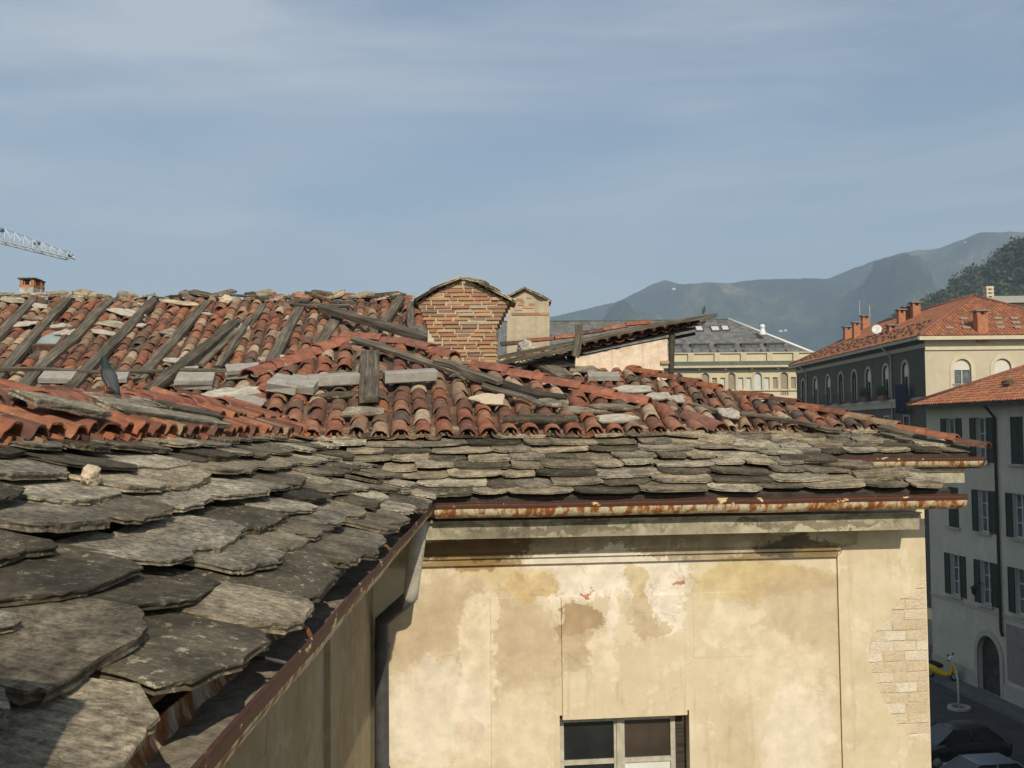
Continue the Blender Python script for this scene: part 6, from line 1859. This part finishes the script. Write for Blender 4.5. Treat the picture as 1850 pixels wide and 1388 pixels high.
def car(label, loc, yaw, paint):
    root_ = thing('parked_car', loc, label, 'car', 'parked cars on the street')
    Mc = T(Vector(loc)) @ RZ(yaw)
    st = [(-2.1, .45, .55, .62), (-2.05, .3, .78, .74), (-1.7, .24, .9, .82), (-1.0, .22, .95, .86), (0, .22, .94, .87), (1.0, .22, .93, .86), (1.55, .24, .82, .83), (1.95, .28, .72, .76), (2.1, .42, .6, .64)]
    mb = MB(); vs, fs = [], []
    for (x, zl, zh, hw_) in st:
        vs += [(x, -hw_ * .9, zl), (x, -hw_, (zl + zh) * .5), (x, -hw_ * .97, zh - .08), (x, -hw_ * .86, zh), (x, 0, zh + .02), (x, hw_ * .86, zh), (x, hw_ * .97, zh - .08), (x, hw_, (zl + zh) * .5), (x, hw_ * .9, zl)]
    for i in range(len(st) - 1):
        for k in range(9):
            q = (k + 1) % 9
            fs.append((i * 9 + k, i * 9 + q, (i + 1) * 9 + q, (i + 1) * 9 + k)[::-1])
    fs += [tuple(range(9)), tuple(range((len(st) - 1) * 9, len(st) * 9))[::-1]]
    mb.add(vs, fs, True); mb.build('body', paint, root_, Mc)
    lo = [(-1.75, .78), (-1.6, .8), (.95, .8), (1.2, .76)]
    b_ = [(-1.72, -.66, .9), (1.15, -.68, .9), (1.15, .68, .9), (-1.72, .66, .9)]
    t_ = [(-1.15, -.53, 1.4), (.3, -.55, 1.42), (.3, .55, 1.42), (-1.15, .53, 1.4)]
    gl = MB(); gl.add([b_[0], b_[1], t_[1], t_[0]], [(0, 1, 2, 3)]); gl.build('side_window', M['glass_dark'], root_, Mc); gl = MB(); gl.add([b_[2], b_[3], t_[3], t_[2]], [(0, 1, 2, 3)]); gl.build('side_window', M['glass_dark'], root_, Mc)
    gl = MB(); gl.add([b_[1], b_[2], t_[2], t_[1]], [(0, 1, 2, 3)]); gl.build('windscreen', M['glass_dark'], root_, Mc)
    gl = MB(); gl.add([b_[3], b_[0], t_[0], t_[3]], [(0, 1, 2, 3)]); gl.build('rear_window', M['glass_dark'], root_, Mc)
    mb = MB()
    vs = [(-1.2, -.55, 1.39), (.34, -.57, 1.41), (.34, .57, 1.41), (-1.2, .55, 1.39), (-1.0, -.42, 1.46), (.15, -.44, 1.475), (.15, .44, 1.475), (-1.0, .42, 1.46)]
    mb.add(vs, [(0, 1, 5, 4), (1, 2, 6, 5), (2, 3, 7, 6), (3, 0, 4, 7), (4, 5, 6, 7)], True)
    for (i, j) in ((0, 4), (1, 5), (2, 6), (3, 7)): mb.tube([Vector(b_[i]), Vector(t_[i])], .035, 5)
    for sy in (-1, 1): mb.tube([(-.35, sy * .685, .9), (-.35, sy * .55, 1.41)], .035, 5)
    mb.build('roof', paint, root_, Mc)
    for x in (-1.3, 1.3):
        for sy in (-1, 1):
            mb = MB(); mb.lathe([(.19, -.09), (.29, -.1), (.32, -.06), (.32, .06), (.29, .1), (.19, .09)], (0, 0, 0), 18, T(x, sy * .76, .32) @ RX(math.pi / 2)); w_ = mb.build('wheel', M['rubber'], root_, Mc)
            mb = MB(); mb.lathe([(0, -.07), (.19, -.085), (.19, .085), (0, .07)], (0, 0, 0), 14, T(x, sy * .76, .32) @ RX(math.pi / 2)); mb.build('rim', M['zinc'], w_, Mc)
    for sy in (-1, 1):
        mb = MB(); mb.box((1.86, sy * .55 - .16, .58), (2.03, sy * .55 + .16, .72)); mb.build('headlight', M['white_metal'], root_, Mc)
        mb = MB(); mb.box((-2.1, sy * .58 - .12, .62), (-1.98, sy * .58 + .12, .78)); mb.build('tail_light', M['rust'], root_, Mc)
        mb = MB(); mb.box((.62, sy * .86 - .1, .95), (.78, sy * .86 + .1, 1.07)); mb.build('mirror', paint, root_, Mc)
    return root_
M['car_silver'] = mat_simple('blue grey car paint', (0.16, 0.19, 0.22), 0.3, 0.04, 1, 0.0)
M['car_black'] = mat_simple('black car paint', (0.012, 0.013, 0.016), 0.25, 0.04, 1, 0.0)
for mm_ in ('car_silver', 'car_black'): M[mm_].node_tree.nodes['Principled BSDF'].inputs['Specular IOR Level'].default_value = .6
p = at_z(1768, 1400, 0.9)
car('blue grey car in front at the bottom right corner', (p.x, p.y, .008), math.radians(190), M['car_silver'])
p = at_z(1722, 1335, 0.9)
car('black car parked behind the blue grey one', (p.x, p.y, .008), math.radians(192), M['car_black'])

# ------------------------------------------------------------------ wooded hill and far mountains
def interp(pts, x):
    if x <= pts[0][0]: return pts[0][1]
    for (a, b), (c_, d_) in zip(pts, pts[1:]):
        if a <= x <= c_: return b + (d_ - b) * (x - a) / (c_ - a)
    return pts[-1][1]
SKY_M = [(-900, 640), (0, 640), (600, 610), (900, 592), (995, 573), (1062, 558), (1122, 543), (1170, 518), (1197, 506), (1235, 514), (1281, 510), (1316, 512), (1360, 506), (1453, 503), (1496, 504), (1539, 486), (1593, 467), (1642, 454),
         (1693, 450), (1733, 435), (1771, 420), (1850, 419), (2000, 430), (2300, 400), (2900, 470)]
g = G('hazy wooded mountain'); P0 = g.pos()
_a = g.noise(P0, 0.0045, 7, .62); _b = g.noise(P0, 0.03, 5, .65)
M['mountain'] = g.done(g.mix(g.rng(_b, .35, .65, 0.0, 0.5), g.ramp(_a, [(0.38, (0.006, 0.014, 0.006)), (0.5, (0.035, 0.05, 0.02)), (0.58, (0.11, 0.115, 0.05)), (0.68, (0.3, 0.26, 0.13))]), (0.03, 0.042, 0.02)), 1.0, g.math('ADD', _b, _a), 30.0, 1.0)
def terrain(name, sky, x0, x1, nx, dfar, dnear, nt, mat, amp, seed, power=1.25, back=600):
    vs, fs = [], []
    for i in range(nx + 1):
        px = x0 + (x1 - x0) * i / nx
        py = interp(sky, px)
        dr = ray(px, py); dr2 = Vector((dr.x / dr.y, 1, 0)); el = dr.z / dr.y
        D = dfar * (1 + 0.10 * noise.noise(Vector((px * .004, seed, 0))))
        H = CZ + el * D + 3.0 * noise.noise(Vector((px * .06, seed, 3))) * dfar / 3000
        for j in range(nt + 2):
            if j <= nt:
                t = j / nt; d_ = dnear + (D - dnear) * t
                h_ = H * t ** power
                env = t * (1 - t) * 4
                h_ += amp * env * (noise.fractal(Vector((dr2.x * d_ * .004 / (dfar / 3000), d_ * .0012 / (dfar / 3000), seed)), 1.0, 2.0, 5) - .25)
                lim = CZ + (H - CZ) * d_ / D - 4 * (1 - t)
                h_ = min(h_, lim) if t < 1 else H
            else:
                d_ = D + back; h_ = 0.0
            vs.append((dr2.x * d_, d_, h_ if j else -2))
    m = nt + 2
    for i in range(nx):
        for j in range(m - 1):
            fs.append((i * m + j, (i + 1) * m + j, (i + 1) * m + j + 1, i * m + j + 1))
    mb = MB(); mb.add(vs, fs, True); o = mb.build(name, mat)
    tag(o, kind='structure'); return vs, m
terrain('mountain', SKY_M, -900, 2900, 420, 3100, 1300, 46, M['mountain'], 330, 2.0)
SKY_H = [(1560, 640), (1640, 580), (1698, 552), (1728, 527), (1768, 502), (1806, 484), (1818, 466), (1850, 452), (1950, 400), (2200, 330), (2600, 330)]
g = G('hill undergrowth'); M['hillside'] = g.done(g.ramp(g.noise(g.pos(), .05, 5, .6), [(0.35, (0.02, 0.03, 0.014)), (0.65, (0.05, 0.062, 0.028))]), 1.0)
hv, hm = terrain('hill', SKY_H, 1560, 2600, 130, 560, 330, 16, M['hillside'], 12, 8.0, 1.0, 150)
g = G('forest leaves'); _r = g.island(); M['forest'] = g.done(g.ramp(_r, [(0.0, (0.016, 0.03, 0.012)), (0.4, (0.032, 0.05, 0.02)), (0.75, (0.055, 0.075, 0.03)), (0.95, (0.1, 0.1, 0.045))]), 0.9)
r = random.Random(5); mb = MB()
for i in range(0, 66):
    for j in range(0, 17):
        a = Vector(hv[i * hm + j])
        for k in range(2 if i < 50 else 1):
            if j == 0: continue
            p = a + Vector((r.uniform(-4, 4), r.uniform(-7, 7), 0)); hh = r.uniform(4, 8.5)
            n_ = 60
            for q in range(n_):
                d = Vector((r.gauss(0, 1), r.gauss(0, 1), r.gauss(0, 1))).normalized() * (r.random() ** .35)
                c0 = p + Vector((d.x * hh * .5, d.y * hh * .5, hh * .5 + d.z * hh * .62))
                aa = Vector((r.gauss(0, 1), r.gauss(0, 1), r.gauss(0, 1))).normalized(); bb = aa.orthogonal().normalized(); s_ = r.uniform(.5, 1.2)
                mb.add([c0 + aa * s_, c0 + bb * s_, c0 - aa * s_, c0 - bb * s_], [(0, 1, 2, 3)])
tag(mb.build('forest', M['forest']), 'dark green wooded hillside at the right edge', 'forest', kind='stuff')
for i, (px, py, s_, lb) in enumerate(((1745, 438, 7, 'white speck of a house high on the mountain ridge'), (1799, 448, 8, 'white house on the mountain just left of the wooded hill'), (1410, 598, 6, 'lower pair house on the mountain, left one'), (1419, 597, 5, 'lower pair house on the mountain, right one'), (1217, 522, 6, 'pale speck below the first mountain peak'))):
    d_ = 2900 if py < 460 else 2300
    dr = ray(px, py); p = EYE + dr * (d_ / dr.y)
    hs = thing('mountain_house', p, lb, 'house', 'houses on the mountain')
    mb = MB(); s_ *= .42; mb.box((-s_ * 1.6, -s_ * .9, -2.5), (s_ * 1.6, s_ * .9, 1.4)); mb.build('wall', M['white_metal'], hs, T(p))
    mb = MB(); mb.prism([(-s_ * 1.1, 1.4), (s_ * 1.1, 1.4), (0, 2.8)], -s_ * 1.8, s_ * 1.8, 'x'); mb.build('roof', M['farbrick'], hs, T(p))

# ------------------------------------------------------------------ haze
mb = MB(); mb.box((-6500, -290, -3.5), (6500, 5200, 900))
hz = mb.build('haze', None) if False else obj('haze', mb.mesh('haze'))
hm_ = bpy.data.materials.new('haze'); hm_.use_nodes = True
nt_ = hm_.node_tree; nt_.nodes.clear()
ho, hv_ = nt_.nodes.new('ShaderNodeOutputMaterial'), nt_.nodes.new('ShaderNodeVolumePrincipled')
hv_.inputs['Color'].default_value = (0.62, 0.80, 1.0, 1)
hv_.inputs['Density'].default_value = 0.00027
hv_.inputs['Anisotropy'].default_value = 0.0
nt_.links.new(hv_.outputs['Volume'], ho.inputs['Volume'])
hz.data.materials.append(hm_)
tag(hz, 'pale blue haze in the air', 'haze', kind='stuff')
